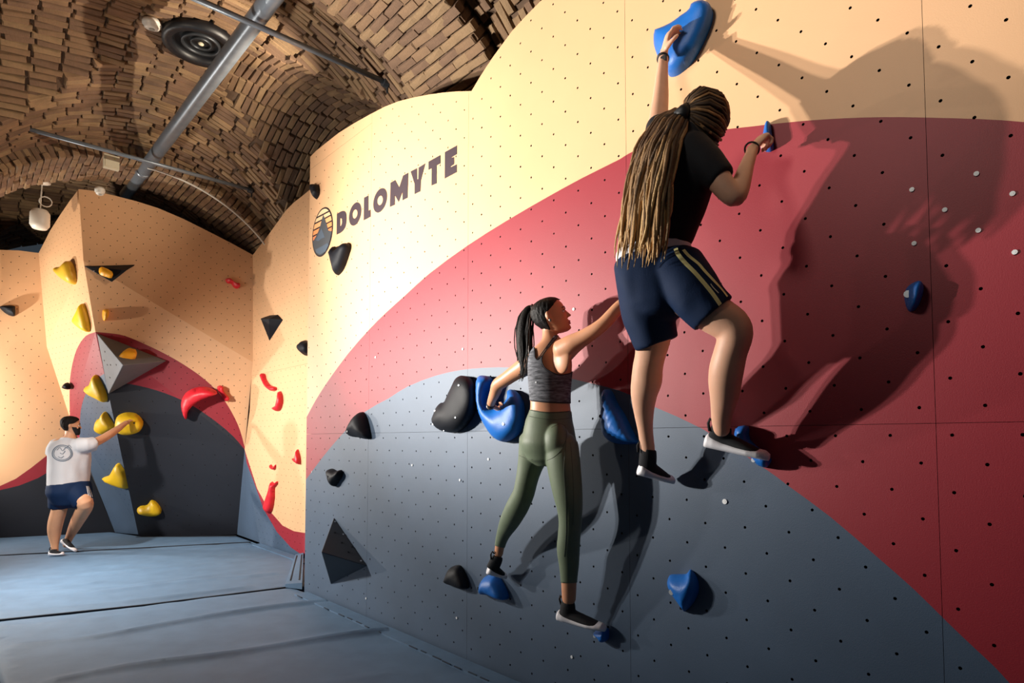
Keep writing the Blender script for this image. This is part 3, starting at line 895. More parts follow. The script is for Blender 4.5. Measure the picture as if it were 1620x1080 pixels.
hold('black pointed hold on the border of pink and grey, left of the black kidney hold', cr([(630, 555), (650, 580), (665, 640), (672, 690), (650, 695), (600, 685), (570, 680), (562, 660), (580, 610), (605, 570)], 380, 480, .3086), MAINP, .12, BLACK, GK, bolts=[(565, 682, .01, BOLTD)], power=1.7)
hold('small black tooth shaped hold on the grey area', cr([(458, 855), (475, 846), (500, 858), (520, 852), (528, 870), (520, 895), (505, 915), (490, 937), (475, 925), (465, 895)], 380, 480, .3086), MAINP, .08, BLACK, GK, bolts=[(531, 753, .009, BOLTD)])
hold('black flame shaped hold under the round emblem', [(526, 403), (531, 392), (534, 391), (536, 396), (545, 388), (550, 385), (555, 388), (555, 396), (551, 409), (545, 425), (538, 434), (534, 435), (531, 425), (528, 412)], MAINP, .10, BLACK, GK)
hold('small black hold near the top left edge of the big wall', cr([(495, 270), (510, 265), (520, 275), (530, 268), (537, 300), (537, 330), (517, 365), (500, 340), (492, 310)], 380, 230, .2346), MAINP, .07, BLACK, GK, sm=2)
hold('small black rounded hold low on the grey area, left of the woman\'s feet', cr([(950, 490), (985, 474), (1010, 485), (1035, 540), (1045, 585), (1020, 598), (970, 580), (930, 565), (928, 545)], 420, 747, .3086), MAINP, .08, BLACK, GK)
# faceted volumes
def volume(label, verts, faces, m, name='climbing_volume', fm=None, mats=None, bolts=(), group='climbing volumes'):
    root = empty(name, sum((Vector(v) for v in verts), Vector()) / len(verts)); tag(root, label, 'volume', group)
    body = mesh('volume_body', verts, faces, mats or m, root, fm)
    bm = bmesh.new(); bm.from_mesh(body.data); bmesh.ops.recalc_face_normals(bm, faces=bm.faces)
    bmesh.ops.bevel(bm, geom=list(bm.edges), offset=.006, segments=1, affect='EDGES'); bm.to_mesh(body.data); bm.free()
    bvh = BVHTree.FromPolygons([v.co for v in body.data.vertices], [p.vertices for p in body.data.polygons])
    for b in bolts:
        h, n, _, _ = bvh.ray_cast(CAM, ray(*b[:2]).normalized())
        if h:
            mb = MB(); mb.tube([h - n * .01, h + n * .004], b[2] if len(b) > 2 else .009, 8); mb.build('bolt', b[3] if len(b) > 3 else BOLTM, root)
    return root
volume('large dark pyramid volume with a sharp ridge low on the grey wall', [W(528, 818, .002), W(523, 924, .002), W(581, 895, .002), W(508, 873, .30), W(530, 822, -.02), W(525, 920, -.02), W(578, 894, -.02)],
       [(0, 3, 2), (3, 1, 2), (0, 1, 3), (0, 2, 6, 4), (2, 1, 5, 6), (1, 0, 4, 5), (4, 6, 5)], mat('slate_volume', '#343b44', .6, .08, 5, .1, 200), bolts=[(530, 825, .008), (543, 845, .008), (571, 887, .008), (530, 842, .009, BOLTD), (541, 858, .009, BOLTD), (551, 873, .009, BOLTD), (557, 865, .008, BOLTD)])
# rear wall
PRW = P_REAR
hold('upper red wavy hold on the narrow cream wall', cr([(1350, 100), (1362, 105), (1368, 130), (1390, 160), (1418, 170), (1418, 185), (1400, 190), (1375, 170), (1355, 130)], 0, 560, .3086), PRW, .08, REDH, GR)
hold('red comma shaped hold just below the red wavy hold', cr([(1440, 190), (1450, 210), (1452, 250), (1440, 285), (1425, 293), (1410, 285), (1412, 270), (1428, 260), (1437, 225)], 0, 560, .3086), PRW, .08, REDH, GR)
hold('red hooked hold beside the left edge of the big wall', cr([(1530, 487), (1540, 520), (1543, 555), (1535, 565), (1510, 545), (1507, 533), (1522, 535), (1527, 510)], 0, 560, .3086), PRW, .07, REDH, GR)
hold('tiny red horned hold above the red flame hold', cr([(1392, 565), (1400, 577), (1412, 577), (1416, 565), (1414, 585), (1405, 592), (1394, 583)], 0, 560, .3086), PRW, .05, REDH, GR)
hold('tall red flame shaped hold rising from the red stripe', cr([(1399, 652), (1408, 664), (1425, 650), (1424, 668), (1411, 682), (1410, 730), (1401, 790), (1385, 815), (1366, 800), (1366, 765), (1385, 710), (1394, 680)], 0, 560, .3086), PRW, .09, REDH, GR, sm=2)
kv = [PRW.p(*PRW.px(x, y), h) for x, y, h in ((418, 503, 0), (427, 498.5, 0), (440, 497.5, 0), (448, 506, 0), (426.5, 539.5, 0), (430, 506, .16), (440, 506, .13))]
volume('black faceted wedge on the narrow cream wall with a red patch on top', kv, [(0, 4, 5), (4, 3, 6), (4, 6, 5), (0, 5, 1), (1, 5, 6, 2), (2, 6, 3), (0, 1, 2, 3, 4)], None, fm=[0, 0, 0, 1, 0, 0, 0], mats=[BLACK, REDH])
hold('black hold half hidden behind the left edge of the big wall', cr([(1545, 910), (1560, 885), (1577, 870), (1600, 880), (1610, 910), (1600, 945), (1577, 950), (1560, 935)], 0, 270, .3086), PRW, .14, BLACK, GK, sm=0)
# prow, right face
def pl3(*p): o, n = p3(*p); return Plane(o, n)
QT, QM, QL = pl3(P2, R2, Rk), pl3(Pk, Rk, R1), pl3(P1, R1, R0)
LT, LMd, LL = pl3(P2, Pk, L2), pl3(Pk, P1, L1), pl3(P1, P0, LM)
hold('red bone shaped hold high on the right of the prow', cr([(1155, 560), (1165, 552), (1180, 558), (1200, 575), (1220, 578), (1226, 592), (1220, 604), (1200, 600), (1185, 580), (1165, 577)], 0, 270, .3086), QT, .09, REDH, GR)
hold('big red crescent hold on the right face of the prow', cr([(1112, 190), (1060, 168), (1000, 172), (950, 200), (928, 250), (935, 300), (955, 327), (966, 285), (992, 252), (1040, 222), (1095, 203)], 0, 560, .3086), QL, .20, REDH, GR, power=3)
hold('red bone shaped hold beside the tip of the red crescent', cr([(1115, 165), (1140, 162), (1145, 190), (1172, 220), (1170, 237), (1150, 238), (1130, 205), (1115, 190)], 0, 560, .3086), QM, .10, REDH, GR)
hold('yellow oval hold touched by the man in the white T-shirt', cr([(590, 350), (605, 315), (650, 298), (700, 305), (735, 345), (720, 385), (670, 403), (620, 400), (595, 380)], 0, 560, .3086), QL, .22, YELLOW, GY, power=3, bolts=[(222, 662, .012, BOLTD)])
hold('yellow kidney shaped hold lowest on the prow', cr([(702, 795), (720, 778), (755, 772), (775, 748), (800, 755), (827, 790), (822, 815), (790, 825), (740, 822), (710, 812)], 0, 560, .3086), QL, .13, YELLOW, GY)
hold('small amber hold on the upper prow below the black wedge', cr([(525, 715), (555, 710), (560, 735), (545, 765), (528, 765)], 0, 270, .3086), QM, .12, ORANGEY, GY, sm=2)
# prow, left face
hold('mustard hold with a beak highest on the left face of the prow', cr([(295, 495), (325, 490), (355, 462), (375, 480), (393, 540), (390, 582), (360, 575), (320, 545), (300, 515)], 0, 270, .3086), LMd, .13, YELLOWG, GY)
hold('yellow teardrop hold on the cream left face of the prow', cr([(430, 680), (445, 710), (462, 780), (462, 825), (430, 815), (392, 780), (395, 750), (415, 710)], 0, 270, .3086), LMd, .12, YELLOW, GY)
hold('yellow fin hold on the border of pink and grey on the prow', cr([(443, 170), (470, 150), (490, 105), (515, 130), (550, 210), (545, 245), (510, 230), (465, 205)], 0, 560, .3086), LL, .12, YELLOW, GY)
hold('yellow notched hold on the grey prow face behind the man\'s forearm', cr([(500, 355), (508, 330), (520, 328), (540, 293), (560, 320), (590, 375), (560, 400), (535, 410), (505, 390)], 0, 560, .3086), LL, .12, YELLOW, GY)
hold('yellow shark fin hold on the lower grey prow face', cr([(530, 632), (570, 615), (605, 558), (630, 580), (665, 640), (665, 685), (620, 680), (560, 655)], 0, 560, .3086), LL, .13, YELLOW, GY)
hold('tiny black hold on the edge between left wall and prow', cr([(335, 165), (348, 145), (362, 165), (358, 180), (342, 178)], 0, 560, .3086), LMd, .08, BLACK, GK)
hold('black hold on the cream left wall at the picture edge', cr([(0, 695), (70, 693), (78, 715), (75, 745), (45, 740), (15, 720)], 0, 270, .3086), P_LEFT, .12, BLACK, GK)
# the grey pyramid and the black wedge on the prow edge
def onp(pl, x, y, h=0): return pl.p(*pl.px(x, y), h)
va, vb, vc = onp(QL, 153.5, 527.5, .004), onp(QL, 171.5, 623, .004), onp(QL, 262, 571, .004)
ap = atY(194.5, 577.5, onp(QL, 194.5, 577.5).y - .55)
v1 = volume('grey three sided pyramid volume on the edge of the prow', [va, vb, vc, ap, va - QL.n * .03, vb - QL.n * .03, vc - QL.n * .03], [(0, 1, 3), (0, 3, 2), (3, 1, 2), (0, 2, 6, 4), (2, 1, 5, 6), (1, 0, 4, 5), (4, 6, 5)], VOLG,
       bolts=[(165, 570, .012, BOLTD), (170, 577, .012, BOLTD), (175, 577, .012, BOLTD), (184, 577, .012, BOLTD), (174, 597, .012, BOLTD), (166, 556, .012, BOLTD)])
vpl = pl3(va, ap, vc)
hold('yellow wedge hold bolted onto the grey pyramid volume', cr([(612, 945), (640, 922), (665, 930), (690, 936), (692, 965), (650, 962), (615, 955)], 0, 270, .3086), vpl, .09, ORANGEY, GY, sm=2)
ka, kb, kc, kd = onp(QT, 133, 420.5, .004), onp(QT, 213.5, 418.5, .004), onp(QT, 203.5, 434, .20), onp(QT, 178.5, 449.5, .10)
ke = onp(QT, 178, 437, -.02)
volume('flat black wedge volume high on the prow edge', [ka, kb, kc, kd, ka - QT.n * .03, kb - QT.n * .03, ke], [(0, 3, 2, 1), (1, 2, 5), (2, 3, 6, 5), (3, 0, 4, 6), (0, 1, 5, 4), (4, 5, 6)], BLACK, bolts=[(149, 428, .012), (174, 427, .012), (199, 426, .012)])
kpl = pl3(ka, kd, kb)
hold('amber wedge hold bolted onto the flat black wedge volume', cr([(507, 503), (527, 500), (577, 525), (572, 550), (540, 543), (511, 530)], 0, 270, .3086), Plane(onp(kpl, 167, 433, .03), kpl.n), .07, ORANGEY, GY, sm=2)
# small white bolt heads in the big wall; far right discs paint backlit holes
for i, (x, y) in enumerate([(732.7, 552), (594.5, 565), (652.5, 735.5), (773, 726), (728, 759), (494, 746), (579.5, 946), (723, 977), (905, 1038.6), (908, 489), (1147, 793), (1545, 275), (1443, 300), (1602, 306.5), (1495, 332), (1446.5, 385), (1548, 364.5), (1605.5, 399)]):
    bolt(MAINP, (x, y), .001, wall_right, .0085 if i != 10 else .012, mat('white_bolt_lit_hole', '#eef0f2', .4), 'bolt_head_lit_hole')

# ================================================================ LETTERING AND EMBLEM on the big wall
def flat(name, pl, outer, inner, h, m, parent):
    """thin flat shape with openings, standing h proud of the wall"""
    V = []; E = []
    for poly in [outer] + list(inner):
        k = len(V); V += [Vector(p) for p in poly]; E += [(k + i, k + (i + 1) % len(poly)) for i in range(len(poly))]
    vo, _, fo, *_ = delaunay_2d_cdt(V, E, [], 0, 1e-6)
    faces = []
    for f in fo:
        x = sum(vo[i][0] for i in f) / 3; y = sum(vo[i][1] for i in f) / 3
        if not inside(outer, x, y) or any(inside(q, x, y) for q in inner): continue
        a, b, c = (vo[i] for i in f)
        faces.append(tuple(f) if (b[0] - a[0]) * (c[1] - a[1]) - (b[1] - a[1]) * (c[0] - a[0]) > 0 else (f[0], f[2], f[1]))
    n = len(vo); vs = [pl.p(v[0], v[1], h) for v in vo] + [pl.p(v[0], v[1], 0) for v in vo]
    cnt = {(f[i], f[(i + 1) % 3]) for f in faces for i in range(3)}
    faces += [(b, a, a + n, b + n) for (a, b) in cnt if (b, a) not in cnt]
    return mesh(name, vs, faces, m, parent)
INK = mat('dark_brown_vinyl', '#41343a', 0.5)
def sell(cx, cy, a, b, ma, n=28):
    return [(cx + a * math.cos(q), cy - b * math.sin(q) - ma * math.cos(q)) for q in [2 * math.pi * i / n for i in range(n)]]
A_ = lambda pts: cr(pts, 485, 300, .10183)
B_ = lambda pts: cr(pts, 605, 220, .1111)
letters = [
    (A_(smooth_poly([(475, 378), (530, 342), (572, 330), (600, 340), (618, 375), (624, 440), (618, 520), (600, 590), (560, 645), (520, 675)], 2, False) + [(470, 697)]), [A_([(525, 450), (540, 440), (552, 455), (558, 480), (552, 530), (540, 560), (525, 565)])]),
    (A_(sell(758, 378, 95.5, 171, 61)), [A_(sell(755, 378, 40, 68, 17))]),
    (A_([(897, 125), (963, 90), (963, 328), (995, 310), (997, 420), (890, 475)]), []),
    (A_(sell(1146, 166, 107, 178, 68)), [A_(sell(1145, 168, 44, 72, 17))]),
    (B_([(118, 622), (185, 583), (242, 690), (298, 520), (370, 480), (360, 835), (290, 872), (288, 750), (235, 895), (180, 800), (178, 935), (110, 965)]), []),
    (B_([(405, 462), (493, 415), (497, 575), (515, 570), (520, 405), (613, 348), (550, 590), (542, 742), (462, 782), (462, 640)]), []),
    (B_([(660, 322), (828, 228), (828, 345), (775, 375), (775, 630), (702, 660), (705, 415), (660, 437)]), []),
    (B_([(893, 187), (1063, 92), (1062, 213), (975, 268), (1022, 258), (1022, 355), (975, 390), (975, 402), (1060, 362), (1060, 470), (890, 562)]), [])]
sign = empty('wall_lettering', W(625, 300)); tag(sign, 'row of chunky dark brown capital letters rising across the cream top of the big wall', 'lettering')
for outer, inner in letters:
    flat('letter', MAINP, [MAINP.px(*q) for q in outer], [[MAINP.px(*q) for q in k] for k in inner], .003, INK, sign)
emb = empty('wall_emblem', W(510, 366)); tag(emb, 'round emblem of a grey mountain before a striped orange sunset, left of the lettering', 'emblem')
e_out = sell(252, 657, 160, 371, 109, 48); e_in = sell(252, 657, 147, 347, 101, 48)
flat('emblem_rim', MAINP, [MAINP.px(*q) for q in A_(e_out)], [], .0025, mat('emblem_black', '#241c22', .5), emb)
def clip_half(poly, a, b):
    """part of a polygon left of the line a-b"""
    out = []
    def sd(p): return (b[0] - a[0]) * (p[1] - a[1]) - (b[1] - a[1]) * (p[0] - a[0])
    for i in range(len(poly)):
        p, q = poly[i], poly[(i + 1) % len(poly)]; sp, sq = sd(p), sd(q)
        if sp >= 0: out.append(p)
        if sp * sq < 0:
            t = sp / (sp - sq); out.append((p[0] + (q[0] - p[0]) * t, p[1] + (q[1] - p[1]) * t))
    return out
sl = -.53
ys = [(None, 385), (402, 462), (478, 556), (572, 644), (660, 722), (738, 810), (824, 900)]
sc_ = ['#f2cfa0', '#f4cb9a', '#f5b077', '#f49a5e', '#ee8a58', '#d9657a', '#b4566e']
for (y0, y1), c in zip(ys, sc_):
    p = e_in
    if y0 is not None: p = clip_half(p, (92, y0 + 85), (412, y0 + 85 + sl * 320))
    p = clip_half(p, (412, y1 + 85 + sl * 320 - 8), (92, y1 + 85 - 8))
    if len(p) > 2: flat('sunset_stripe', MAINP, [MAINP.px(*q) for q in A_(p)], [], .004, mat('stripe_' + c[1:], c, .5), emb)
mtn = [(265, 388), (290, 450), (322, 545), (345, 635), (398, 655)] + [q for q in e_in if q[1] > 655 and q[0] > 252][::-1]
low = sorted([q for q in e_in if (q[1] > 655 and q[0] >= 240) or (q[1] > 790 and q[0] < 240)], key=lambda q: math.atan2(q[1] - 800, q[0] - 240))
flat('mountain', MAINP, [MAINP.px(*q) for q in A_([(265, 388), (290, 450), (322, 545), (345, 635), (399, 650)] + low + [(112, 800), (150, 735), (188, 655), (225, 545)])], [], .0055, mat('emblem_grey', '#4d5054', .5, .1, 3), emb)
flat('mountain_face', MAINP, [MAINP.px(*q) for q in A_([(240, 600), (290, 740), (240, 760), (190, 800), (150, 790)])], [], .0062, mat('emblem_blue_grey', '#556271', .5), emb)
flat('mountain_face', MAINP, [MAINP.px(*q) for q in A_([(330, 830), (350, 860), (300, 960), (220, 1005), (160, 980), (150, 930), (250, 880)])], [], .0062, mat('emblem_blue_grey', '#556271', .5), emb)

# ================================================================ PEOPLE
SKIN_M = mat('skin_pale', '#e0ad90', 0.5, 0.06, 12, 0.05, 300, spec=.4, sss=.12)
SKIN_W = mat('skin_tan', '#d69a76', 0.45, 0.05, 12, 0.04, 300, spec=.45, sss=.12)
SKIN_F = mat('skin_warm', '#d09b78', 0.5, 0.05, 12, 0.04, 300, spec=.4, sss=.10)
FWD = Vector((0, _c, _s))
def scale_at(c): return (c - CAM).dot(FWD) / FPX          # metres per pixel at that depth
def MW(px, py, n, hw, dr=1.0):
    c = W(px, py, n); r = hw * scale_at(c); return (c, r, r * dr)
def FY(px, py, y, hw, dr=1.0):
    c = atY(px, py, y); r = hw * scale_at(c); return (c, r, r * dr)
def resample(st, k):
    """smooth stations so that limbs taper without kinks"""
    if k < 2 or len(st) < 3: return st
    out = []
    for i in range(len(st) - 1):
        a, b, c, d = st[max(i - 1, 0)], st[i], st[i + 1], st[min(i + 2, len(st) - 1)]
        for j in range(k):
            t = j / k
            f = lambda A, B_, C_, D_: (B_ * 2 + (C_ - A) * t + (A * 2 - B_ * 5 + C_ * 4 - D_) * t * t + (B_ * 3 - A - C_ * 3 + D_) * t ** 3) * .5
            out.append((f(a[0], b[0], c[0], d[0]), max(.002, f(a[1], b[1], c[1], d[1])), max(.002, f(a[2], b[2], c[2], d[2]))))
    out.append(st[-1]); return out
def loft(mb, st, seg=16, round_ends=(True, True), k=3):
    seg = max(36, seg * 2); st = resample(st, k); rings = []; n = len(st)
    for i, (c, ra, rb) in enumerate(st):
        t = (st[min(i + 1, n - 1)][0] - st[max(i - 1, 0)][0]).normalized()
        v = (c - CAM).normalized()
        s = t.cross(v)
        s = s.normalized() if s.length > .15 else t.orthogonal().normalized()
        d = s.cross(t).normalized()
        rings.append((c, s * ra, d * rb, t))
    full = []
    c, a, b, t = rings[0]
    if round_ends[0]:
        r = min(a.length, b.length); full += [(c - t * r * .75, a * .45, b * .45), (c - t * r * .45, a * .8, b * .8)]
    full += [(c, a, b) for c, a, b, t in rings]
    c, a, b, t = rings[-1]
    if round_ends[1]:
        r = min(a.length, b.length); full += [(c + t * r * .45, a * .8, b * .8), (c + t * r * .75, a * .45, b * .45)]
    ax_loft(mb, full, seg)
def ax_loft(mb, rings, seg=16):
    vs = []; fs = []
    for c, a, b in rings:
        for j in range(seg):
            q = 2 * math.pi * j / seg; vs.append(c + a * math.cos(q) + b * math.sin(q))
    n = len(rings)
    for i in range(n - 1):
        for j in range(seg):
            k = (j + 1) % seg; fs.append((i * seg + j, i * seg + k, (i + 1) * seg + k, (i + 1) * seg + j))
    fs.append(tuple(range(seg - 1, -1, -1))); fs.append(tuple(range((n - 1) * seg, n * seg)))
    mb.add(vs, fs)
def union(mb, voxel, sm=4, fac=.5):
    sm = sm * 2
    """one continuous surface out of overlapping lofts"""
    me = bpy.data.meshes.new('tmp'); me.from_pydata([tuple(v) for v in mb.v], [], mb.f)
    bm = bmesh.new(); bm.from_mesh(me); bmesh.ops.recalc_face_normals(bm, faces=bm.faces); bm.to_mesh(me); bm.free()
    o = bpy.data.objects.new('tmp', me); COL.objects.link(o)
    r = o.modifiers.new('r', 'REMESH'); r.mode = 'VOXEL'; r.voxel_size = voxel
    s = o.modifiers.new('s', 'SMOOTH'); s.factor = fac; s.iterations = sm
    dg = bpy.context.evaluated_depsgraph_get(); dg.update()
    out = bpy.data.meshes.new_from_object(o.evaluated_get(dg))
    bpy.data.objects.remove(o); bpy.data.meshes.remove(me)
    out.polygons.foreach_set('use_smooth', [True] * len(out.polygons))
    return out
def put(name, me, m, parent):
    me.name = name; me.materials.clear(); me.materials.append(m); return link(name, me, parent)
def wrinkle(me, amp, freq, squash=(1, 1, .45), seed=0):
    me.update(); ns = [v.normal.copy() for v in me.vertices]
    for v, n in zip(me.vertices, ns):
        p = v.co; q = Vector((p.x * squash[0], p.y * squash[1], p.z * squash[2])) * freq + Vector((seed, 0, 0))
        h = noise.noise(q) + .5 * noise.noise(q * 2.1)
        v.co = p + n * amp * h
def shell(src, poly, off, name, m, parent, thick=.004, also=None):
    """a tight garment: the part of the body inside the outline, lifted off the skin"""
    px = [project(v.co) for v in src.vertices]
    ins = [inside(poly, *q) for q in px]
    if also: ins = [a and also(v.co) for a, v in zip(ins, src.vertices)]
    used = {}; vs = []; fs = []
    for p in src.polygons:
        if all(ins[i] for i in p.vertices):
            f = []
            for i in p.vertices:
                if i not in used: used[i] = len(vs); vs.append(src.vertices[i].co + src.vertices[i].normal * off)
                f.append(used[i])
            fs.append(tuple(f))
    # even out the cut edge
    cnt = {}
    for f in fs:
        for a, b in zip(f, f[1:] + f[:1]): cnt[(a, b)] = 1
    nb = {}
    for (a, b) in cnt:
        if (b, a) not in cnt: nb.setdefault(a, []).append(b); nb.setdefault(b, []).append(a)
    for _ in range(8):
        new = {i: (vs[i] * .4 + sum((vs[j] for j in l), Vector()) / len(l) * .6) for i, l in nb.items() if len(l) == 2}
        for i, v in new.items(): vs[i] = v
    o = mesh(name, vs, fs, m, parent, smooth=True)
    sd = o.modifiers.new('thickness', 'SOLIDIFY'); sd.thickness = thick; sd.offset = -1
    return o
def bvh_of(me): return BVHTree.FromPolygons([v.co for v in me.vertices], [p.vertices for p in me.polygons])
def ribbon(name, bvh, path, wpx, lift, m, parent, n=4, tubes=False):
    """flat band laid on a surface along a path seen from the front"""
    pts = smooth_poly(path, n, False) if n > 1 else path
    cs = []
    for x, y in pts:
        d = ray(x, y).normalized(); h, nn, _, _ = bvh.ray_cast(CAM, d)
        if h is not None: cs.append((h, nn))
    if len(cs) < 2: return None
    if tubes:
        mb = MB(); r = wpx * .5 * scale_at(cs[0][0]); mb.tube([h + nn * lift for h, nn in cs], r, 6); return mb.build(name, m, parent, True)
    vs = []; fs = []
    for i, (h, nn) in enumerate(cs):
        t = (cs[min(i + 1, len(cs) - 1)][0] - cs[max(i - 1, 0)][0]).normalized()
        s = t.cross(nn).normalized() * wpx * .5 * scale_at(h)
        for e in (-1, -.33, .33, 1):
            q = h + s * e
            hh, n2, _, _ = bvh.find_nearest(q)
            vs.append(hh + n2 * lift)
    for i in range(len(cs) - 1):
        for j in range(3): fs.append((i * 4 + j, i * 4 + j + 1, i * 4 + j + 5, i * 4 + j + 4))
    return mesh(name, vs, fs, m, parent, smooth=True)
def hand(mb, wrist, kdir, back, size=1.0, curl=(30, 40, 30), side=1, thumb_in=.3, spread=.10):
    y = kdir.normalized(); z = (back - y * back.dot(y)).normalized(); x = y.cross(z) * side
    s = size
    ax_loft(mb, [(wrist - y * .02 * s, x * .024 * s, z * .018 * s), (wrist + y * .01 * s, x * .027 * s, z * .018 * s), (wrist + y * .045 * s, x * .038 * s, z * .016 * s), (wrist + y * .08 * s, x * .041 * s, z * .014 * s), (wrist + y * .092 * s, x * .037 * s, z * .010 * s)], 14)
    for i, (off, ln) in enumerate(((.030, .068), (.010, .078), (-.010, .073), (-.029, .058))):
        p = wrist + y * .080 * s + x * off * s - z * (.003 if i in (0, 3) else 0) * s
        d = (y + x * off / .03 * spread).normalized()
        pts = [p]; ang = 0
        for seg_, (fr, c) in enumerate(zip((.46, .30, .24), curl)):
            ang += math.radians(c + i * 3)
            dd = d * math.cos(ang) - z * math.sin(ang)
            p = p + dd * ln * fr * s; pts.append(p)
        pts2 = []
        for a, b in zip(pts[:-1], pts[1:]): pts2 += [a, a.lerp(b, .5)]
        pts2.append(pts[-1])
        rs = [.0100, .0095, .0095, .0086, .0088, .0078, .0060]
        mb.tube(pts2, [r * s for r in rs], 8)
        mb.ell(pts[-1], x * .0062 * s, z * .0062 * s, y * .0062 * s, 8, 6)
    b0 = wrist + y * .022 * s + x * .026 * s - z * .004 * s
    d1 = (x * .75 + y * .75 - z * thumb_in).normalized(); d2 = (x * .25 + y * .9 - z * (thumb_in + .25)).normalized()
    p1 = b0 + d1 * .042 * s; p2 = p1 + d2 * .034 * s
    mb.tube([b0, b0.lerp(p1, .5), p1, p1.lerp(p2, .5), p2], [.0135 * s, .0125 * s, .0105 * s, .0105 * s, .0075 * s], 8)
HEAD_SL = [(-.50, .345, .10, .10), (-.47, .395, .02, .16), (-.40, .415, -.10, .225), (-.31, .415, -.22, .27), (-.20, .405, -.34, .305), (-.08, .40, -.43, .33), (.04, .395, -.475, .345), (.16, .41, -.49, .35), (.27, .385, -.475, .335), (.36, .33, -.42, .295), (.43, .25, -.34, .235), (.475, .15, -.23, .16), (.50, .03, -.10, .06)]
def head_rings(c, fwd, up, h, grow=0.0, n=1):
    z = up.normalized(); y = (fwd - z * fwd.dot(z)).normalized(); x = y.cross(z)
    rows = []
    for i in range(len(HEAD_SL) - 1):
        for j in range(n):
            t = j / n; rows.append(tuple(a + (b - a) * t for a, b in zip(HEAD_SL[i], HEAD_SL[i + 1])))
    rows.append(HEAD_SL[-1])
    return [(c + z * (r[0] * h * (1 + grow)) , y, x, r[1] * h * (1 + grow), r[2] * h * (1 + grow), r[3] * h * (1 + grow)) for r in rows], x, y, z
def head(mb, c, fwd, up, h):
    rings, x, y, z = head_rings(c, fwd, up, h, 0, 2)
    seg = 28; vs = []; fs = []
    for o, yy, xx, f, b, w in rings:
        for j in range(seg):
            q = 2 * math.pi * j / seg; cq = math.cos(q)
            mid_ = (f + b) / 2; hd = (f - b) / 2
            vs.append(o + yy * (mid_ + hd * cq) + xx * w * math.copysign(abs(math.sin(q)) ** .9, math.sin(q)))
    n = len(rings)
    for i in range(n - 1):
        for j in range(seg):
            k = (j + 1) % seg; fs.append((i * seg + j, i * seg + k, (i + 1) * seg + k, (i + 1) * seg + j))
    fs.append(tuple(range(seg - 1, -1, -1))); fs.append(tuple(range((n - 1) * seg, n * seg)))
    mb.add(vs, fs)
    P = lambda a, b, d: c + x * a * h + y * b * h + z * d * h
    ax_loft(mb, [(P(0, .385, .09), x * .022 * h, y * .03 * h), (P(0, .415, .02), x * .026 * h, y * .04 * h), (P(0, .45, -.06), x * .034 * h, y * .05 * h), (P(0, .475, -.115), x * .046 * h, y * .052 * h), (P(0, .455, -.15), x * .044 * h, y * .035 * h)], 10)
    mb.ell(P(0, .50, -.115), x * .034 * h, y * .034 * h, z * .030 * h)
    for s in (-1, 1):
        mb.ell(P(.045 * s, .44, -.13), x * .028 * h, y * .034 * h, z * .025 * h, 8, 6)
        mb.ell(P(.13 * s, .37, .095), x * .10 * h, y * .045 * h, z * .030 * h, 10, 6)      # brow
        mb.ell(P(.19 * s, .30, -.10), x * .085 * h, y * .075 * h, z * .075 * h, 10, 6)     # cheek
        mb.ell(P(.372 * s, -.06, -.02), x * .032 * h, (y * .9 + z * .2) * .075 * h, z * .125 * h, 12, 10)  # ear
        mb.ell(P(.335 * s, -.02, -.12), x * .028 * h, y * .045 * h, z * .045 * h, 8, 6)
    mb.ell(P(0, .405, -.26), x * .12 * h, y * .04 * h, z * .05 * h)
    mb.ell(P(0, .385, -.43), x * .10 * h, y * .05 * h, z * .055 * h)
    return P, x, y, z
def face_parts(P, x, y, z, h, parent, lip_hex, brow_hex, smile=False):
    for s in (-1, 1):
        mb = MB(); mb.ell(P(.145 * s, .352, .012), x * .062 * h, y * .052 * h, z * .036 * h, 14, 10); e = mb.build('eye', mat('eye_white', '#e9e4de', .3), parent, True)
        mb = MB(); mb.ell(P(.148 * s, .392, .012), x * .027 * h, y * .015 * h, z * .027 * h, 12, 8); mb.build('iris', mat('iris_brown', '#2a1812', .2), e, True)
        mb = MB(); mb.tube([P(.06 * s, .415, .105), P(.12 * s, .42, .128), P(.19 * s, .395, .125), P(.245 * s, .34, .095)], [.010 * h, .014 * h, .012 * h, .006 * h], 6); mb.build('eyebrow', mat('brow_' + brow_hex[1:], brow_hex, .8), parent, True)
        mb = MB(); mb.tube([P(.075 * s, .385, .04), P(.14 * s, .408, .052), P(.21 * s, .37, .036)], [.006 * h, .010 * h, .006 * h], 6); mb.build('eyelid_line', mat('lash', '#1d1310', .8), parent, True)
    mb = MB()
    w = .125 if smile else .105
    mb.tube([P(-w, .365, -.255), P(-w * .5, .425, -.262), P(0, .442, -.262), P(w * .5, .425, -.262), P(w, .365, -.255)], [.006 * h, .016 * h, .018 * h, .016 * h, .006 * h], 8)
    mb.tube([P(-w, .365, -.262), P(-w * .5, .42, -.315), P(0, .435, -.322), P(w * .5, .42, -.315), P(w, .365, -.262)], [.006 * h, .018 * h, .021 * h, .018 * h, .006 * h], 8)
    lp = mb.build('lips', mat('lips_' + lip_hex[1:], lip_hex, .4), parent, True)
    if smile:
        mb = MB(); mb.tube([P(-w * .85, .372, -.27), P(-w * .4, .418, -.288), P(0, .43, -.290), P(w * .4, .418, -.288), P(w * .85, .372, -.27)], [.008 * h, .016 * h, .018 * h, .016 * h, .008 * h], 6); mb.build('teeth', mat('teeth', '#f1ece2', .3), lp, True)
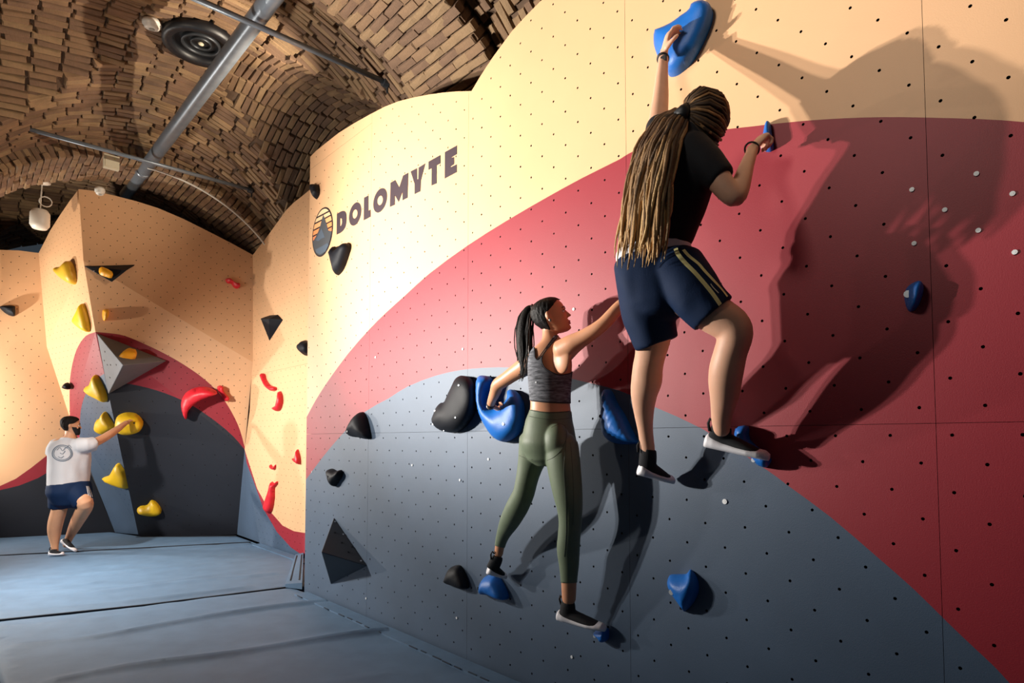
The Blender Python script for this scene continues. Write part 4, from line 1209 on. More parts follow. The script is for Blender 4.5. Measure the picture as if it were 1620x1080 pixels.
def hair_cap(c, fwd, up, h, m, parent, line, grow=.07, lower=-.3, name='hair', strands=True):
    """hair over the skull behind the hairline: line(z) gives how far forward the hair reaches"""
    rings, x, y, z = head_rings(c, fwd, up, h, grow, 8); seg = 110; vs = []; fs = []
    def at_line(q):
        if q <= line[0][0]: return line[0][1]
        for (a, b) in zip(line[:-1], line[1:]):
            if q <= b[0]: return a[1] + (b[1] - a[1]) * (q - a[0]) / (b[0] - a[0])
        return line[-1][1]
    for ri, (o, yy, xx, f, b, w) in enumerate(rings):
        for j in range(seg):
            q = 2 * math.pi * j / seg; mid_ = (f + b) / 2; hd = (f - b) / 2
            k = 1 + .012 * math.sin(q * 19 + ri * .3) + .01 * math.sin(q * 31)
            vs.append(o + yy * (mid_ + hd * math.cos(q) * k) + xx * w * k * math.copysign(abs(math.sin(q)) ** .9, math.sin(q)))
    n = len(rings)
    for i in range(n - 1):
        for j in range(seg):
            kx = (j + 1) % seg; f = (i * seg + j, i * seg + kx, (i + 1) * seg + kx, (i + 1) * seg + j)
            ce = sum((vs[t] for t in f), Vector()) / 4 - c
            zz, yy2 = ce.dot(z) / h, ce.dot(y) / h
            if zz > lower and yy2 < at_line(zz): fs.append(f)
    fs.append(tuple(range((n - 1) * seg, n * seg)))
    nb = {}; cnt = {(f[i], f[(i + 1) % len(f)]) for f in fs for i in range(len(f))}
    for (a, b) in cnt:
        if (b, a) not in cnt: nb.setdefault(a, []).append(b); nb.setdefault(b, []).append(a)
    for _ in range(14):
        new = {i: vs[i] * .4 + (vs[l[0]] + vs[l[1]]) * .3 for i, l in nb.items() if len(l) == 2}
        for i, v in new.items(): vs[i] = v
    out_ = 0
    for f in fs[::7]:
        n_ = (vs[f[1]] - vs[f[0]]).cross(vs[f[2]] - vs[f[0]]); out_ += 1 if n_.dot(vs[f[0]] - c) > 0 else -1
    if out_ < 0: fs = [tuple(reversed(f)) for f in fs]
    o = mesh(name, vs, fs, m, parent, smooth=True)
    bm = bmesh.new(); bm.from_mesh(o.data); bmesh.ops.delete(bm, geom=[v for v in bm.verts if not v.link_faces], context='VERTS'); bm.to_mesh(o.data); bm.free()
    sd = o.modifiers.new('thickness', 'SOLIDIFY'); sd.thickness = .07 * h; sd.offset = -1
    return o
def shoe(parent, heel, toe, ankle, up, size=1.0, upper_m=None, sole_m=None, flat_sole=False, label=None, collar=.040):
    x = (toe - heel); L = x.length; x.normalize(); z = (up - x * up.dot(x)).normalized(); y = z.cross(x)
    st = [(.0, .018, .040), (.04, .028, .062), (.15, .034, .080), (.33, .037, .078), (.5, .042, .064), (.68, .047, .050), (.84, .043, .038), (.94, .032, .030), (1.0, .016, .018)]
    mb = MB()
    ax_loft(mb, [(heel + x * f * L + z * (hh * .5 * size), y * w * size, z * hh * .5 * size) for f, w, hh in st], 18)
    low = heel + x * .20 * L + z * .045 * size
    ax_loft(mb, [(low, x * .046 * size, y * .036 * size), (low.lerp(ankle, .6), x * .044 * size, y * .037 * size), (ankle, x * collar * size, y * collar * .92 * size)], 16)
    up_me = union(mb, .005, 5)
    sh = put('shoe', up_me, upper_m, parent)
    if label: sh['label'] = label
    mb = MB()
    s2 = [(-.03, .018, .046), (.01, .032, .064), (.12, .0385, .060), (.30, .0395, .048), (.5, .0455, .042), (.68, .0510, .041), (.84, .0480, .041), (.95, .039, .040), (1.03, .022, .028)]
    ax_loft(mb, [(heel + x * f * L + z * (hh * .5 - .004) * size, y * w * size, z * hh * .5 * size) for f, w, hh in s2], 22)
    put('sole', union(mb, .004, 4), sole_m, sh)
    # heel pull loop
    mb = MB(); p = ankle - x * collar * size
    mb.tube([p - z * .03 * size - x * .004, p - x * .016 + z * .002, p - x * .012 + z * .022, p + x * .004 + z * .012], .006 * size, 6); mb.build('heel_loop', upper_m, sh, True)
    return sh, x, y, z
SHOEB = mat('black_knit', '#14151b', 0.8, 0.1, 40, 0.3, 400)
SOLEW = mat('white_rubber', '#f2f0f5', 0.45)
BLACKSHIRT = mat('black_cotton', '#101118', 0.85, 0.1, 8, 0.15, 300)
NAVY = mat('navy_sports_fabric', '#0b2242', 0.75, 0.1, 6, 0.1, 200, spec=.2)
YSTRIPE = mat('pale_yellow_stripe', '#fbf2a8', 0.6)
WHITEC = mat('white_cotton', '#dcdde2', 0.8, .03, 6, .1, 200)

# ---------------------------------------------------------------- the dreadlocked climber
man = empty('person', W(1050, 755, .15)); tag(man, 'climber with long dreadlocks, black T-shirt and navy shorts stretching up the red wall', 'person')
mb = MB()
loft(mb, [MW(1040, 455, .42, 46, .72), MW(1038, 420, .42, 50, .62), MW(1042, 380, .43, 49, .60), MW(1053, 330, .45, 52, .60), MW(1063, 285, .47, 56, .58), MW(1073, 250, .46, 54, .52), MW(1082, 228, .44, 38, .5), MW(1093, 212, .42, 20, .8), MW(1104, 198, .39, 17, 1), MW(1110, 188, .37, 16, 1)], 20)
loft(mb, [MW(1060, 440, .42, 38), MW(1095, 470, .41, 36), MW(1132, 498, .37, 31), MW(1156, 514, .345, 29), MW(1163, 530, .335, 27), MW(1156, 556, .32, 25.5), MW(1150, 580, .305, 26.5), MW(1147, 602, .285, 25.5), MW(1146, 624, .26, 22.5), MW(1143, 646, .235, 18), MW(1141.5, 664, .215, 15.5), MW(1142, 680, .20, 13)])
mb.ell(W(1172, 520, .34), Vector((1, 0, 0)) * .035, Vector((0, 1, 0)) * .045, Z * .05)
loft(mb, [MW(1022, 445, .42, 40), MW(1029, 490, .41, 36), MW(1033, 530, .385, 29), MW(1029, 560, .36, 24), MW(1025, 580, .34, 23.5), MW(1023, 602, .315, 24), MW(1019, 622, .29, 21), MW(1018.5, 650, .25, 16), MW(1021, 680, .215, 12), MW(1024, 705, .19, 11.5), MW(1025, 712, .187, 11)])
loft(mb, [MW(1100, 240, .45, 27), MW(1122, 264, .45, 23), MW(1140, 288, .44, 19), MW(1155, 306, .425, 17), MW(1164, 311, .41, 16), MW(1170, 298, .385, 15.5), MW(1175, 282, .35, 14), MW(1181, 263, .30, 11.5), MW(1187, 247, .24, 9.6), MW(1190.5, 236, .20, 9)])
loft(mb, [MW(1048, 232, .43, 28), MW(1042, 208, .40, 19), MW(1042, 185, .355, 15), MW(1045, 152, .29, 12.6), MW(1047, 120, .22, 10), MW(1049, 98, .17, 8.2), MW(1049.5, 88, .15, 8)])
h_c = W(1112, 199, .36); h_f = (B * .95 - T * .30 - Z * .45); h_u = (Z + B * .42 + T * .12)
Pm, hx, hy, hz = head(mb, h_c, h_f, h_u, .225)
wr = W(1049.5, 88, .15)
hand(mb, wr, W(1057, 56, .150) - wr, N * .65 - T * .75 + Z * .05, 1.06, (22, 38, 40), 1, .5)
wr = W(1190.5, 236, .20)
hand(mb, wr, W(1213, 208, .125) - wr, N * .75 - T * .25 + Z * .55, 1.0, (62, 62, 40), -1, .6)
body_m = union(mb, .0055, 5)
put('body', body_m, SKIN_M, man)
face_parts(Pm, hx, hy, hz, .225, man, '#a5605a', '#2b1c12')
# T-shirt
mb = MB()
loft(mb, [MW(1037, 391, .425, 56.5, .64), MW(1034.5, 380, .427, 57.5, .635), MW(1042, 358, .435, 60, .63), MW(1050, 325, .45, 64, .62), MW(1062, 285, .47, 66, .6), MW(1072, 250, .465, 64, .56), MW(1080, 228, .445, 50, .55), MW(1090, 214, .425, 30, .7), MW(1098, 206, .41, 23, .9)], 24, (False, False))
loft(mb, [MW(1092, 240, .455, 33), MW(1118, 262, .45, 28.5), MW(1142, 284, .44, 23)], 16, (True, False))
loft(mb, [MW(1052, 240, .44, 34), MW(1043, 214, .405, 24), MW(1042, 196, .375, 19)], 16, (True, False))
sh = union(mb, .007, 6); wrinkle(sh, .007, 9, (1, 1, .5), 3)
put('t_shirt', sh, BLACKSHIRT, man)
mb = MB(); loft(mb, [MW(1036, 414, .425, 57, .64), MW(1034, 404, .425, 58.6, .665), MW(1032, 394, .425, 58.2, .665), MW(1030.5, 386, .425, 55, .62)], 28, (False, False)); put('white_waistband', union(mb, .006, 3), WHITEC, man)
# shorts
mb = MB()
loft(mb, [MW(1027, 403, .425, 57.5, .66), MW(1035, 428, .43, 62, .68), MW(1040, 450, .43, 62, .70), MW(1044, 480, .43, 52, .75)], 24, (False, True))
loft(mb, [MW(1070, 425, .425, 44, .9), MW(1098, 462, .42, 42, .9), MW(1114, 481, .40, 39, .95), MW(1129, 497, .38, 37.5, 1)], 20, (True, False))
loft(mb, [MW(1022, 440, .43, 48, .9), MW(1026, 490, .42, 43, .95), MW(1032, 518, .405, 38, 1), MW(1040, 544, .385, 34, 1)], 20, (True, False))
st = union(mb, .007, 6); wrinkle(st, .008, 7, (1, 1, .6), 9)
put('shorts', st, NAVY, man)
bv = bvh_of(st); shorts_o = man.children[-1]
S2 = lambda pts: cr(pts, 930, 360, .2222)
ribbon('side_stripe', bv, S2([(625, 150), (645, 195), (695, 255), (760, 320), (830, 400), (890, 475), (940, 548)]), 6.5, .003, YSTRIPE, shorts_o)
ribbon('side_stripe', bv, S2([(680, 160), (720, 205), (785, 258), (830, 310), (900, 385), (950, 440), (990, 492)]), 5.0, .003, YSTRIPE, shorts_o)
ribbon('side_lettering', bv, S2([(872, 402), (890, 428), (928, 468)]), 1.6, .0035, mat('pale_print', '#d9d9c4', .6), shorts_o)
# shoes
heel, toe = W(1116, 706, .165), W(1214, 727, .085)
s1, sx, sy, sz = shoe(man, heel, toe, W(1142, 674, .20), Z * 1 + N * .1, 1.06, SHOEB, SOLEW)
bvs = bvh_of(s1.children[0].data)
ribbon('sole_print', bvs, [(1180, 722), (1190, 721.5), (1201, 720)], 2, .002, mat('blue_grey_print', '#5c6a96', .6), s1)
heel, toe = W(1009, 750, .185), W(1064, 764, .045)
s2_, *_x = shoe(man, heel, toe, W(1026, 709, .185), Z * 1 + N * .25, 1.0, SHOEB, SOLEW)
# wristbands
def band(name, c, ax, r, tube_r, m, parent, squash=.8):
    ax = ax.normalized(); a = ax.orthogonal().normalized(); b = ax.cross(a); mb = MB()
    mb.tube([c + (a * math.cos(q) + b * math.sin(q) * squash) * r for q in [2 * math.pi * i / 24 for i in range(25)]], tube_r, 8, caps=False)
    return mb.build(name, m, parent, True)
bd = band('wristband', W(1048.8, 93, .158), W(1048, 105, .19) - W(1049.5, 88, .15), .0245, .0085, mat('black_band', '#17171b', .5), man, .9)
mb = MB(); wc_ = W(1050, 93, .19); mb.box(wc_, N * .006, Z * .014, T * .014); mb.build('watch_case', mat('black_band', '#17171b', .5), bd)
band('bracelet', W(1189.5, 236, .20), W(1187, 247, .24) - W(1190.5, 236, .20), .031, .0042, mat('dark_cord', '#231c1c', .7), man, .9)
# hair: dark cap, dreadlocks swept back into a tie and falling down the back
def dread_mat(name, top, tip):
    m = bpy.data.materials.new(name); m.use_nodes = True; nt = m.node_tree; b = nt.nodes['Principled BSDF']; b.inputs['Roughness'].default_value = .7
    tc = nt.nodes.new('ShaderNodeTexCoord'); sx_ = nt.nodes.new('ShaderNodeSeparateXYZ'); nt.links.new(tc.outputs['Object'], sx_.inputs[0])
    mr = nt.nodes.new('ShaderNodeMapRange'); mr.inputs[1].default_value = W(1030, 420, .6).z; mr.inputs[2].default_value = W(1070, 190, .6).z
    nt.links.new(sx_.outputs['Z'], mr.inputs[0])
    nz = nt.nodes.new('ShaderNodeTexNoise'); nz.inputs['Scale'].default_value = 30; nt.links.new(tc.outputs['Object'], nz.inputs['Vector'])
    ad = nt.nodes.new('ShaderNodeMath'); ad.operation = 'MULTIPLY_ADD'; ad.inputs[1].default_value = .5; nt.links.new(nz.outputs['Fac'], ad.inputs[0])
    sb = nt.nodes.new('ShaderNodeMath'); sb.operation = 'SUBTRACT'; sb.inputs[1].default_value = .25; nt.links.new(mr.outputs[0], sb.inputs[0]); nt.links.new(sb.outputs[0], ad.inputs[2])
    rp = nt.nodes.new('ShaderNodeValToRGB'); rp.color_ramp.elements[0].color = srgb(tip); rp.color_ramp.elements[1].color = srgb(top)
    nt.links.new(ad.outputs[0], rp.inputs['Fac']); nt.links.new(rp.outputs['Color'], b.inputs['Base Color'])
    bp = nt.nodes.new('ShaderNodeBump'); bp.inputs['Strength'].default_value = .5; bp.inputs['Distance'].default_value = .006
    n2 = nt.nodes.new('ShaderNodeTexNoise'); n2.inputs['Scale'].default_value = 160; nt.links.new(tc.outputs['Object'], n2.inputs['Vector']); nt.links.new(n2.outputs['Fac'], bp.inputs['Height']); nt.links.new(bp.outputs['Normal'], b.inputs['Normal'])
    return m
DM = [dread_mat('dread_brown', '#5f4530', '#c09660'), dread_mat('dread_dark', '#3a2a1f', '#8c6a42'), dread_mat('dread_gold', '#86633f', '#dcb67c')]
HAIRD = mat('dark_brown_hair', '#17100b', 0.7, 0.3, 30, 0.5, 120, spec=.2)
hm = hair_cap(h_c, h_f, h_u, .225, HAIRD, man, [(-.4, .20), (-.1, .24), (.1, .32), (.3, .40), (.42, .45)], .13, -.40)
rg = random.Random(11)
lx_ = [(1068, 172), (1040, 186), (1012, 226), (996, 270), (986, 320), (979, 370), (975, 412)]
rx_ = [(1090, 178), (1084, 196), (1072, 232), (1064, 280), (1057, 330), (1053, 375), (1049, 408)]
nn_ = [.455, .53, .60, .625, .63, .625, .60]
ND = 84
for i in range(ND):
    s = (i + .5) / ND; s = min(1, max(0, s + rg.uniform(-.03, .03))); layer = rg.choice((0, 1, 1, 2))
    ph, fr, am = rg.uniform(0, 6), rg.uniform(1.0, 2.6), rg.uniform(1.2, 4.5)
    cut = rg.uniform(.86, 1.07) if rg.random() < .75 else rg.uniform(.55, .85)
    pts = []
    for k in range(17):
        t = k / 16 * cut * 6; a = min(5, int(t)); f = t - a
        xl = lx_[a][0] + (lx_[a + 1][0] - lx_[a][0]) * f; yl = lx_[a][1] + (lx_[a + 1][1] - lx_[a][1]) * f
        xr = rx_[a][0] + (rx_[a + 1][0] - rx_[a][0]) * f; yr = rx_[a][1] + (rx_[a + 1][1] - rx_[a][1]) * f
        n_ = nn_[a] + (nn_[a + 1] - nn_[a]) * f
        wv = am * math.sin(ph + t * fr) * min(1, t * .7)
        pts.append(W(xl + (xr - xl) * s + wv, yl + (yr - yl) * s, n_ - .035 * abs(2 * s - 1) ** 2 + (layer - 1) * .014 * min(1, t) + .004 * math.sin(ph * 2 + t * 2)))
    r0 = rg.uniform(.0058, .0088)
    mb = MB(); mb.tube(pts, [r0 * (.8 if k < 2 else 1 if k < 14 else 1 - .28 * (k - 13)) * (1 + .12 * math.sin(k * 2.1 + ph)) for k in range(17)], 6)
    mb.build('dreadlock', DM[rg.choice((0, 0, 1, 2, 2))], hm, True)
knot = W(1082, 177, .47)
bvh_cap = bvh_of(hm.data)
kd = (knot - h_c).normalized()
for i in range(46):
    # from the hairline over the skull to the tie
    a0 = math.radians(-48 + 276 * (i + .5) / 46 + rg.uniform(-2, 2)); d0 = (hy * rg.uniform(.25, .5) + hx * math.cos(a0) * .85 + hz * math.sin(a0) * .85).normalized()
    pts = []
    for k in range(10):
        t = k / 9; dv = d0.lerp(kd, t).normalized(); o_ = h_c + dv * .5
        hp, hn, _, _ = bvh_cap.ray_cast(o_, -dv)
        q = (hp if hp is not None else h_c + dv * .12) + dv * .005
        pts.append(q.lerp(knot, max(0, (t - .8) / .2) ** 1.5))
    mb = MB(); mb.tube(pts, [.0066 * (1 + .14 * math.sin(k * 2 + i)) for k in range(10)], 6)
    mb.build('dreadlock', mat(*(('scalp_dread_dark', '#3b2a1c', .7, .3, 40), ('scalp_dread_brown', '#9a7248', .7, .3, 40), ('scalp_dread_mid', '#5c4229', .7, .3, 40))[(0, 2, 0, 1, 2)[i % 5]]), hm, True)
mb = MB(); mb.tube([W(1090, 172, .45), W(1082, 178, .475), W(1074, 184, .50)], [.028, .032, .028], 12); mb.build('hair_tie', mat('black_band', '#17171b', .5), hm, True)

# ---------------------------------------------------------------- the woman
def WX(px, py, n): return W(px, py, .045 + (n - .045) * .70)
def MX(px, py, n, hw, dr=1.0):
    c = WX(px, py, n); r = hw * scale_at(c); return (c, r, r * dr)
wom = empty('person', WX(900, 1000, .15)); tag(wom, 'woman with a dark ponytail, grey sports top and olive leggings reaching across the wall', 'person')
mb = MB()
loft(mb, [MX(868, 712, .33, 40, .8), MX(868, 700, .33, 43.5, .8), MX(868.5, 686, .33, 40.5, .78), MX(869, 670, .33, 37.5, .74), MX(870.5, 655, .33, 33.5, .7), MX(870.5, 640, .33, 31.5, .68), MX(870, 618, .33, 32, .66), MX(870, 595, .33, 34, .64), MX(870.5, 574, .33, 34.5, .58), MX(871.5, 556, .33, 31, .5), MX(871.5, 543, .325, 21, .6), MX(870, 534, .32, 13, .9), MX(869, 524, .315, 11.3, 1), MX(870, 512, .31, 11, 1)], 22)
mb.ell(WX(880, 699, .375), T * .072, N * .068, Z * .098, 28, 18); mb.ell(WX(850, 694, .365), T * .068, N * .062, Z * .092, 28, 18)
mb.ell(WX(889, 566, .362), T * .062, N * .022, Z * .085, 24, 16)                         # shoulder blade
loft(mb, [MX(890, 556, .335, 20, .8), MX(905, 545, .33, 16.5), MX(920, 536, .32, 13.5), MX(936, 526, .305, 12), MX(948, 517.5, .29, 11.2), MX(958, 509, .27, 10.8), MX(970, 496, .24, 10.6), MX(982, 483, .205, 9.6), MX(998, 470, .165, 7.5), MX(1008, 462, .14, 6.5)])
wr = WX(1008, 462, .14); hand(mb, wr, WX(1030, 445, .08) - wr, N * .8 + Z * .4, .88, (45, 50, 30), -1, .4)
loft(mb, [MX(846, 565, .335, 19, .8), MX(833, 577, .345, 15), MX(818, 587, .35, 12.8), MX(801, 599, .355, 11), MX(788, 608, .355, 10.4), MX(784.5, 617, .325, 9.3), MX(781, 626, .285, 8), MX(777.5, 634, .245, 6.7), MX(776.5, 640, .215, 6.5)])
wr = WX(776.5, 640, .215); hand(mb, wr, WX(789, 648, .12) - wr, N * .55 - Z * .75 - T * .2, .90, (55, 60, 35), 1, .5)
loft(mb, [MX(850, 700, .33, 29), MX(845, 716, .33, 24.5), MX(839, 736, .335, 19.5), MX(834, 756, .34, 17), MX(829, 778, .335, 16.2), MX(824, 790, .32, 16.6), MX(817.5, 803, .30, 17), MX(806.5, 824, .25, 15), MX(797, 843, .205, 10.5), MX(791.5, 860, .175, 8), MX(789, 876, .155, 7)])
loft(mb, [MX(887, 705, .33, 27, .95), MX(891, 730, .33, 26), MX(894.5, 755, .325, 24.5), MX(898.5, 782, .315, 22.3), MX(901.5, 806, .30, 19), MX(902, 826, .285, 17.3), MX(900.5, 847, .27, 17), MX(899, 868, .25, 17.3), MX(900, 890, .23, 15.3), MX(900, 912, .21, 12.8), MX(900, 932, .19, 11.8), MX(900, 948, .172, 11)])
w_c = WX(872, 501, .315); w_f = Vector((.95, -.16, .28)); w_u = Vector((-.28, .02, .95))
Pw, wx, wy, wz = head(mb, w_c, w_f, w_u, .205)
body_w = union(mb, .005, 5)
put('body', body_w, SKIN_W, wom)
face_parts(Pw, wx, wy, wz, .205, wom, '#a84f4d', '#1c110c', True)
HEATHER = mat('heather_grey_knit', '#2e3038', 0.8, 0.3, 26, 0.2, 300, stretch=(1, 1, 5), alpha2='#85878f')
TRIM = mat('charcoal_trim', '#25262d', .8)
top_poly = [(830, 633), (838, 634), (870, 636.5), (904, 637.5), (916, 637), (916, 586), (905, 587.5), (899, 591), (887, 593), (874, 589.5), (862, 581.5), (857.5, 571), (859, 562), (868, 550), (881, 537), (884, 531), (876, 530), (872, 538), (862, 553), (853, 565.5), (850, 569), (847, 564), (846, 540), (838, 540), (837, 560), (833, 575), (828, 590)]
top_o = shell(body_w, top_poly, .0045, 'sports_top', HEATHER, wom)
bvb = bvh_of(body_w)
for path in ([(881, 535), (868, 550), (859, 562), (857.5, 571), (862, 581.5), (874, 589.5), (887, 593), (899, 591), (904, 588)], [(875, 535), (862, 553), (853, 565.5), (850, 569), (847, 564), (846.5, 548)]):
    ribbon('trim', bvb, path, 1.7, .005, TRIM, top_o, 4, True)
ribbon('hem', bvb, [(838.5, 633), (855, 635), (870, 636.2), (890, 637), (903.5, 637)], 2.2, .0045, TRIM, top_o, 4, True)
ribbon('printed_mark', bvb, [(847.5, 604.5), (849.5, 604.8)], 2.5, .007, WHITEC, top_o, 1)
OLIVE = mat('olive_leggings', '#69765f', 0.55, 0.06, 20, 0.1, 350)
OLIVED = mat('olive_seam', '#465040', 0.6)
leg_poly = [(820, 646), (836, 647), (870, 652), (908, 650), (930, 651), (940, 800), (930, 922), (875, 922), (868, 850), (812, 871), (776, 861), (770, 820), (800, 700)]
lg_o = shell(body_w, leg_poly, .0035, 'leggings', OLIVE, wom)
for path in ([(838, 658.5), (855, 662), (872, 663.5), (892, 662.5), (905, 660)], [(872, 677), (886, 671), (894, 676), (895.5, 692), (890, 708), (878, 722), (866, 728)], [(893, 672), (895, 700), (892, 740), (895, 790), (896, 838), (893, 880)], [(902, 700), (905, 740), (907, 790), (906, 830)], [(822, 720), (832, 724), (843, 726)]):
    ribbon('seam', bvb, path, .9, .0035, OLIVED, lg_o, 5, True)
ribbon('waist_edge', bvb, [(837.5, 648), (855, 651.5), (870, 652.5), (892, 651.5), (905.5, 649.5)], 1.8, .004, OLIVED, lg_o, 4, True)
heel, toe = WX(883, 980, .185), WX(956, 997, .055)
sw1, *_q = shoe(wom, heel, toe, WX(899, 951, .175), Z * 1 + N * .1, .98, SHOEB, SOLEW, collar=.037)
ribbon('sole_print', bvh_of(sw1.children[0].data), [(936, 992.5), (941, 992), (946, 990.5)], 1.8, .002, mat('dark_print', '#3b3f55', .6), sw1)
heel, toe = WX(770, 907, .19), WX(800, 914, .03)
sw2, *_q = shoe(wom, heel, toe, WX(788, 880, .165), Z * 1 + N * .35, .92, SHOEB, SOLEW, collar=.036)
band('anklet', WX(789, 872, .158), Z, .028, .003, mat('dark_cord', '#231c1c', .7), wom, .95)
band('wristband', WX(776.8, 639, .222), WX(781, 626, .285) - WX(776.5, 640, .215), .0245, .006, mat('dark_cord', '#231c1c', .7), wom, .9)
wb_ = band('wristband', WX(776.2, 642, .21), WX(781, 626, .285) - WX(776.5, 640, .215), .0245, .0045, mat('silver_band', '#8e8b84', .4, metal=.6), wom, .9)
HAIRW = mat('near_black_hair', '#0f0a08', 0.55, 0.4, 40, 0.4, 150, spec=.25)
hw = hair_cap(w_c, w_f, w_u, .205, HAIRW, wom, [(-.4, -.10), (-.1, -.15), (.06, -.12), (.12, .02), (.2, .12), (.3, .24), (.42, .33)], .06, -.36)
rg = random.Random(5)
cst = [(846, 489, .335, 7), (838, 490, .36, 10), (832, 500, .385, 11), (829, 520, .40, 13.5), (828.5, 545, .405, 14), (829, 566, .40, 11), (828, 582, .395, 7), (826, 594, .39, 3)]
mb = MB(); loft(mb, [MX(x, y, n, r * .8, .8) for x, y, n, r in cst], 14); put('ponytail', union(mb, .006, 2), HAIRW, hw)
pony = hw.children[-1]
for i in range(46):
    a = rg.uniform(0, 6.28); rr = rg.uniform(.55, 1.08); ph = rg.uniform(0, 6); pts = []; cut = rg.uniform(.8, 1.12)
    for k in range(13):
        t = k / 12 * cut * 7; j = min(6, int(t)); f = t - j; P_ = [cst[j][q] + (cst[j + 1][q] - cst[j][q]) * f for q in range(4)]
        wv = 2.0 * math.sin(ph + t * 1.1) * min(1, t * .4); rad_ = max(P_[3], 3)
        pts.append(WX(P_[0] + math.cos(a) * rr * rad_ + wv, P_[1], P_[2] + math.sin(a) * rr * rad_ * .0026))
    mb = MB(); mb.tube(pts, [.0035] * 9 + [.003, .0025, .0018, .001], 5); mb.build('hair_strand', HAIRW if i % 5 else mat('brown_hair', '#3a241a', .4), hw, True)
band('hair_tie', WX(843, 489, .345), WX(838, 490, .36) - WX(848, 488, .33), .026, .007, mat('black_band', '#17171b', .5), hw, .9)
mb = MB(); mb.ell(Pw(.375, -.035, -.15), wx * .008, wy * .008, wz * .010, 8, 6); mb.build('earring', mat('silver_band', '#8e8b84', .4, metal=.6), wom, True)

# ---------------------------------------------------------------- the man in the white T-shirt, far left
far = empty('person', F(100, 876)); tag(far, 'man in white T-shirt, navy shorts and black face mask standing by the prow', 'person')
mb = MB()
loft(mb, [FY(110, 785, 8.1, 24, .7), FY(109.5, 765, 8.1, 25, .66), FY(108.5, 745, 8.1, 25, .62), FY(108.5, 722, 8.1, 26, .6), FY(109, 706, 8.1, 26, .52), FY(110, 697, 8.1, 19, .55), FY(111, 691, 8.1, 8.5, 1), FY(112, 682, 8.12, 7.6, 1)], 18)
loft(mb, [FY(130, 704, 8.1, 10), FY(147, 700.5, 8.18, 7.4), FY(160, 695, 8.3, 6.4), FY(172, 688, 8.42, 6), FY(184, 680, 8.56, 5.2), FY(196, 671, 8.7, 3.9), FY(200, 668, 8.74, 3.5)])
wr = atY(200, 668, 8.74); hand(mb, wr, atY(209, 662, 8.98) - wr, Vector((-.5, -.6, .6)), 1.0, (25, 35, 25), 1, .4)
loft(mb, [FY(88, 708, 8.06, 10), FY(83, 722, 8.05, 7), FY(84, 738, 8.2, 6), FY(96, 736, 8.4, 5), FY(112, 728, 8.62, 4)])
wr = atY(112, 728, 8.62); hand(mb, wr, Vector((.6, .7, .2)), Vector((0, 0, 1)), 1.0, (20, 30, 20), -1, .4)
loft(mb, [FY(98, 780, 8.1, 12), FY(93.5, 806, 8.1, 10.6), FY(89, 822, 8.1, 10.4), FY(86.5, 835, 8.1, 9.8), FY(86, 847, 8.1, 8.3), FY(86.5, 861, 8.08, 5.4), FY(86.5, 872, 8.06, 5.2)])
loft(mb, [FY(120, 778, 8.1, 16), FY(132, 792, 8.05, 12.5), FY(135, 800, 8.08, 11), FY(129.5, 811, 8.18, 10.5), FY(123, 823, 8.28, 9.4), FY(117, 835, 8.36, 8), FY(111, 847, 8.42, 6), FY(107, 856, 8.45, 5.2), FY(105, 862, 8.45, 5)])
f_c = atY(112.5, 673, 8.1); f_f = Vector((.80, .58, -.05)); f_u = Vector((.05, .05, 1))
Pf, fx, fy, fz = head(mb, f_c, f_f, f_u, .235)
put('body', union(mb, .0075, 4), SKIN_F, far)
face_parts(Pf, fx, fy, fz, .235, far, '#a5605a', '#1c110c')
hair_cap(f_c, f_f, f_u, .235, HAIRD, far, [(-.3, -.12), (-.05, -.12), (.06, -.08), (.14, .14), (.35, .34)], .085, -.30)
rings, *_r = head_rings(f_c, f_f, f_u, .235, .05, 3); vs = []; fs = []; seg = 32; sel = [r for r in rings if (r[0] - f_c).dot(f_u) / .235 < -.08]
for o, yy, xx, f, b, w in sel:
    for j in range(seg + 1):
        q = -1.45 + 2.9 * j / seg; vs.append(o + yy * ((f + b) / 2 + (f - b) / 2 * math.cos(q) + .03 * .235 * math.cos(q) ** 4) + xx * w * math.sin(q))
for i in range(len(sel) - 1):
    for j in range(seg): k = i * (seg + 1) + j; fs.append((k, k + 1, k + seg + 2, k + seg + 1))
fm_ = mesh('face_mask', vs, fs, BLACKSHIRT, far, smooth=True); sd = fm_.modifiers.new('thickness', 'SOLIDIFY'); sd.thickness = .006; sd.offset = 1
mb = MB()
loft(mb, [FY(108.5, 773, 8.1, 28.5, .74), FY(108.5, 760, 8.1, 28, .72), FY(108.5, 745, 8.1, 28, .68), FY(109, 722, 8.1, 28.8, .66), FY(109.5, 707, 8.1, 28, .58), FY(110, 699, 8.1, 22, .58), FY(111, 692, 8.1, 11, 1)], 22, (False, False))
loft(mb, [FY(126, 705, 8.1, 14), FY(138, 703.5, 8.13, 12.5), FY(149, 702, 8.2, 11)], 16, (True, False))
loft(mb, [FY(93, 706, 8.08, 14), FY(86, 713, 8.06, 12), FY(82, 722, 8.05, 10)], 16, (True, False))
me = union(mb, .009, 5); wrinkle(me, .017, 5.5, (1, 1, .5), 2)
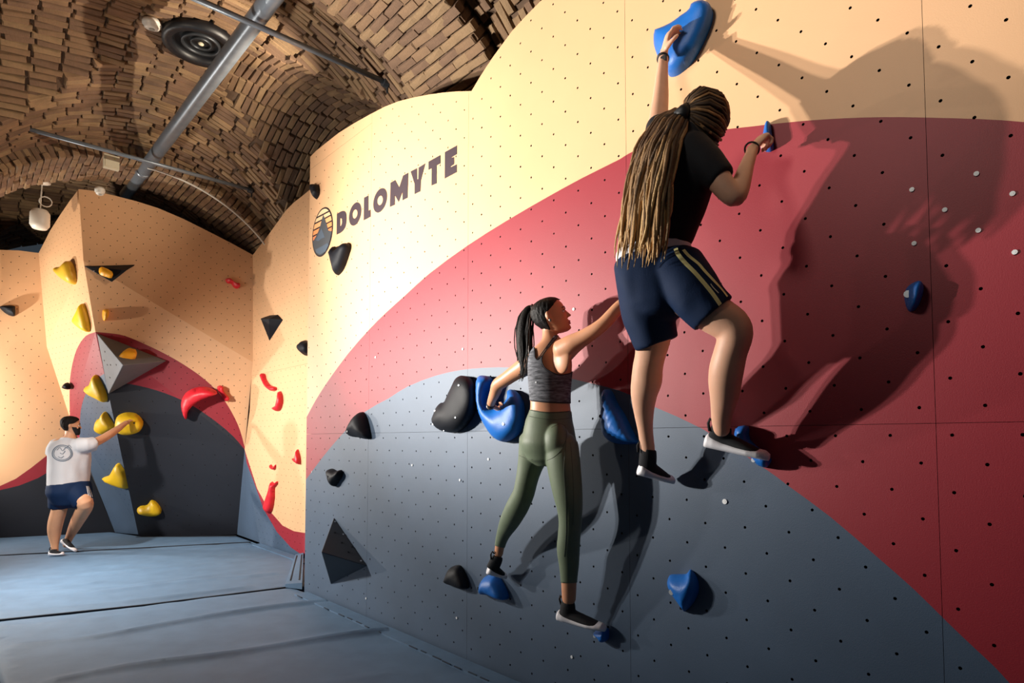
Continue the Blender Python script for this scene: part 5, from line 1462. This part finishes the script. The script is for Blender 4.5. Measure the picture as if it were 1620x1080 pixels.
# T-shirt with a printed ring on the back
TSH = mat('white_tshirt', '#c3c2c6', 0.8, 0.02, 6, .12, 120)
ts = put('t_shirt', me, TSH, far); bvt = bvh_of(me)
INKB = mat('blue_grey_print_ink', '#66717f', .8)
for (rx, ry, w, ph) in ((15.5, 12.5, 1.5, 0), (13.2, 10.4, .8, .3)):
    pts = [(98.5 + rx * math.cos(q) * (1 + .03 * math.sin(3 * q + ph)), 716.5 + ry * math.sin(q)) for q in [2 * math.pi * i / 40 for i in range(41)]]
    ribbon('back_print', bvt, pts, w, .004, INKB, ts, 1)
for pth in ([(90, 712), (95, 708), (99, 713), (104, 707)], [(92, 722), (97, 724), (101, 721)], [(105, 709), (109, 704), (113, 708)], [(95, 716), (99, 718), (103, 713)]):
    ribbon('back_print', bvt, pth, .9, .004, INKB, ts, 3)
mb = MB()
loft(mb, [FY(109, 764, 8.1, 29, .74), FY(110, 778, 8.1, 31, .76), FY(110, 788, 8.1, 26, .8)], 22, (False, True))
loft(mb, [FY(98, 778, 8.1, 19, .95), FY(94, 792, 8.1, 15.5), FY(91.5, 804, 8.1, 13)], 18, (True, False))
loft(mb, [FY(118, 776, 8.1, 20, .95), FY(127, 786, 8.08, 17), FY(134, 796, 8.08, 14.5)], 18, (True, False))
me = union(mb, .009, 5); wrinkle(me, .008, 6, (1, 1, .6), 5)
so = put('shorts', me, NAVY, far); bvt = bvh_of(me)
for dx in (0, 2.6, 5.2):
    ribbon('side_stripe', bvt, [(136.5 + dx * .6, 769), (139 + dx, 780), (141.5 + dx, 791)], 1.1, .004, WHITEC, so, 3)
SNEAK = mat('black_sneaker_knit', '#15171d', 0.8, .1, 40, .2, 300)
h0, t0 = F(77, 880), F(101, 878.5)
shoe(far, h0 + Z * .01, t0 + Z * .01, atY(86.5, 868, 8.05), Z, 1.0, SNEAK, SOLEW)
h0, t0 = atY(97, 858, 8.32), atY(118, 872, 8.22)
shoe(far, h0, t0, atY(106, 855, 8.42), Vector((.35, .2, 1)), 1.0, SNEAK, SOLEW)
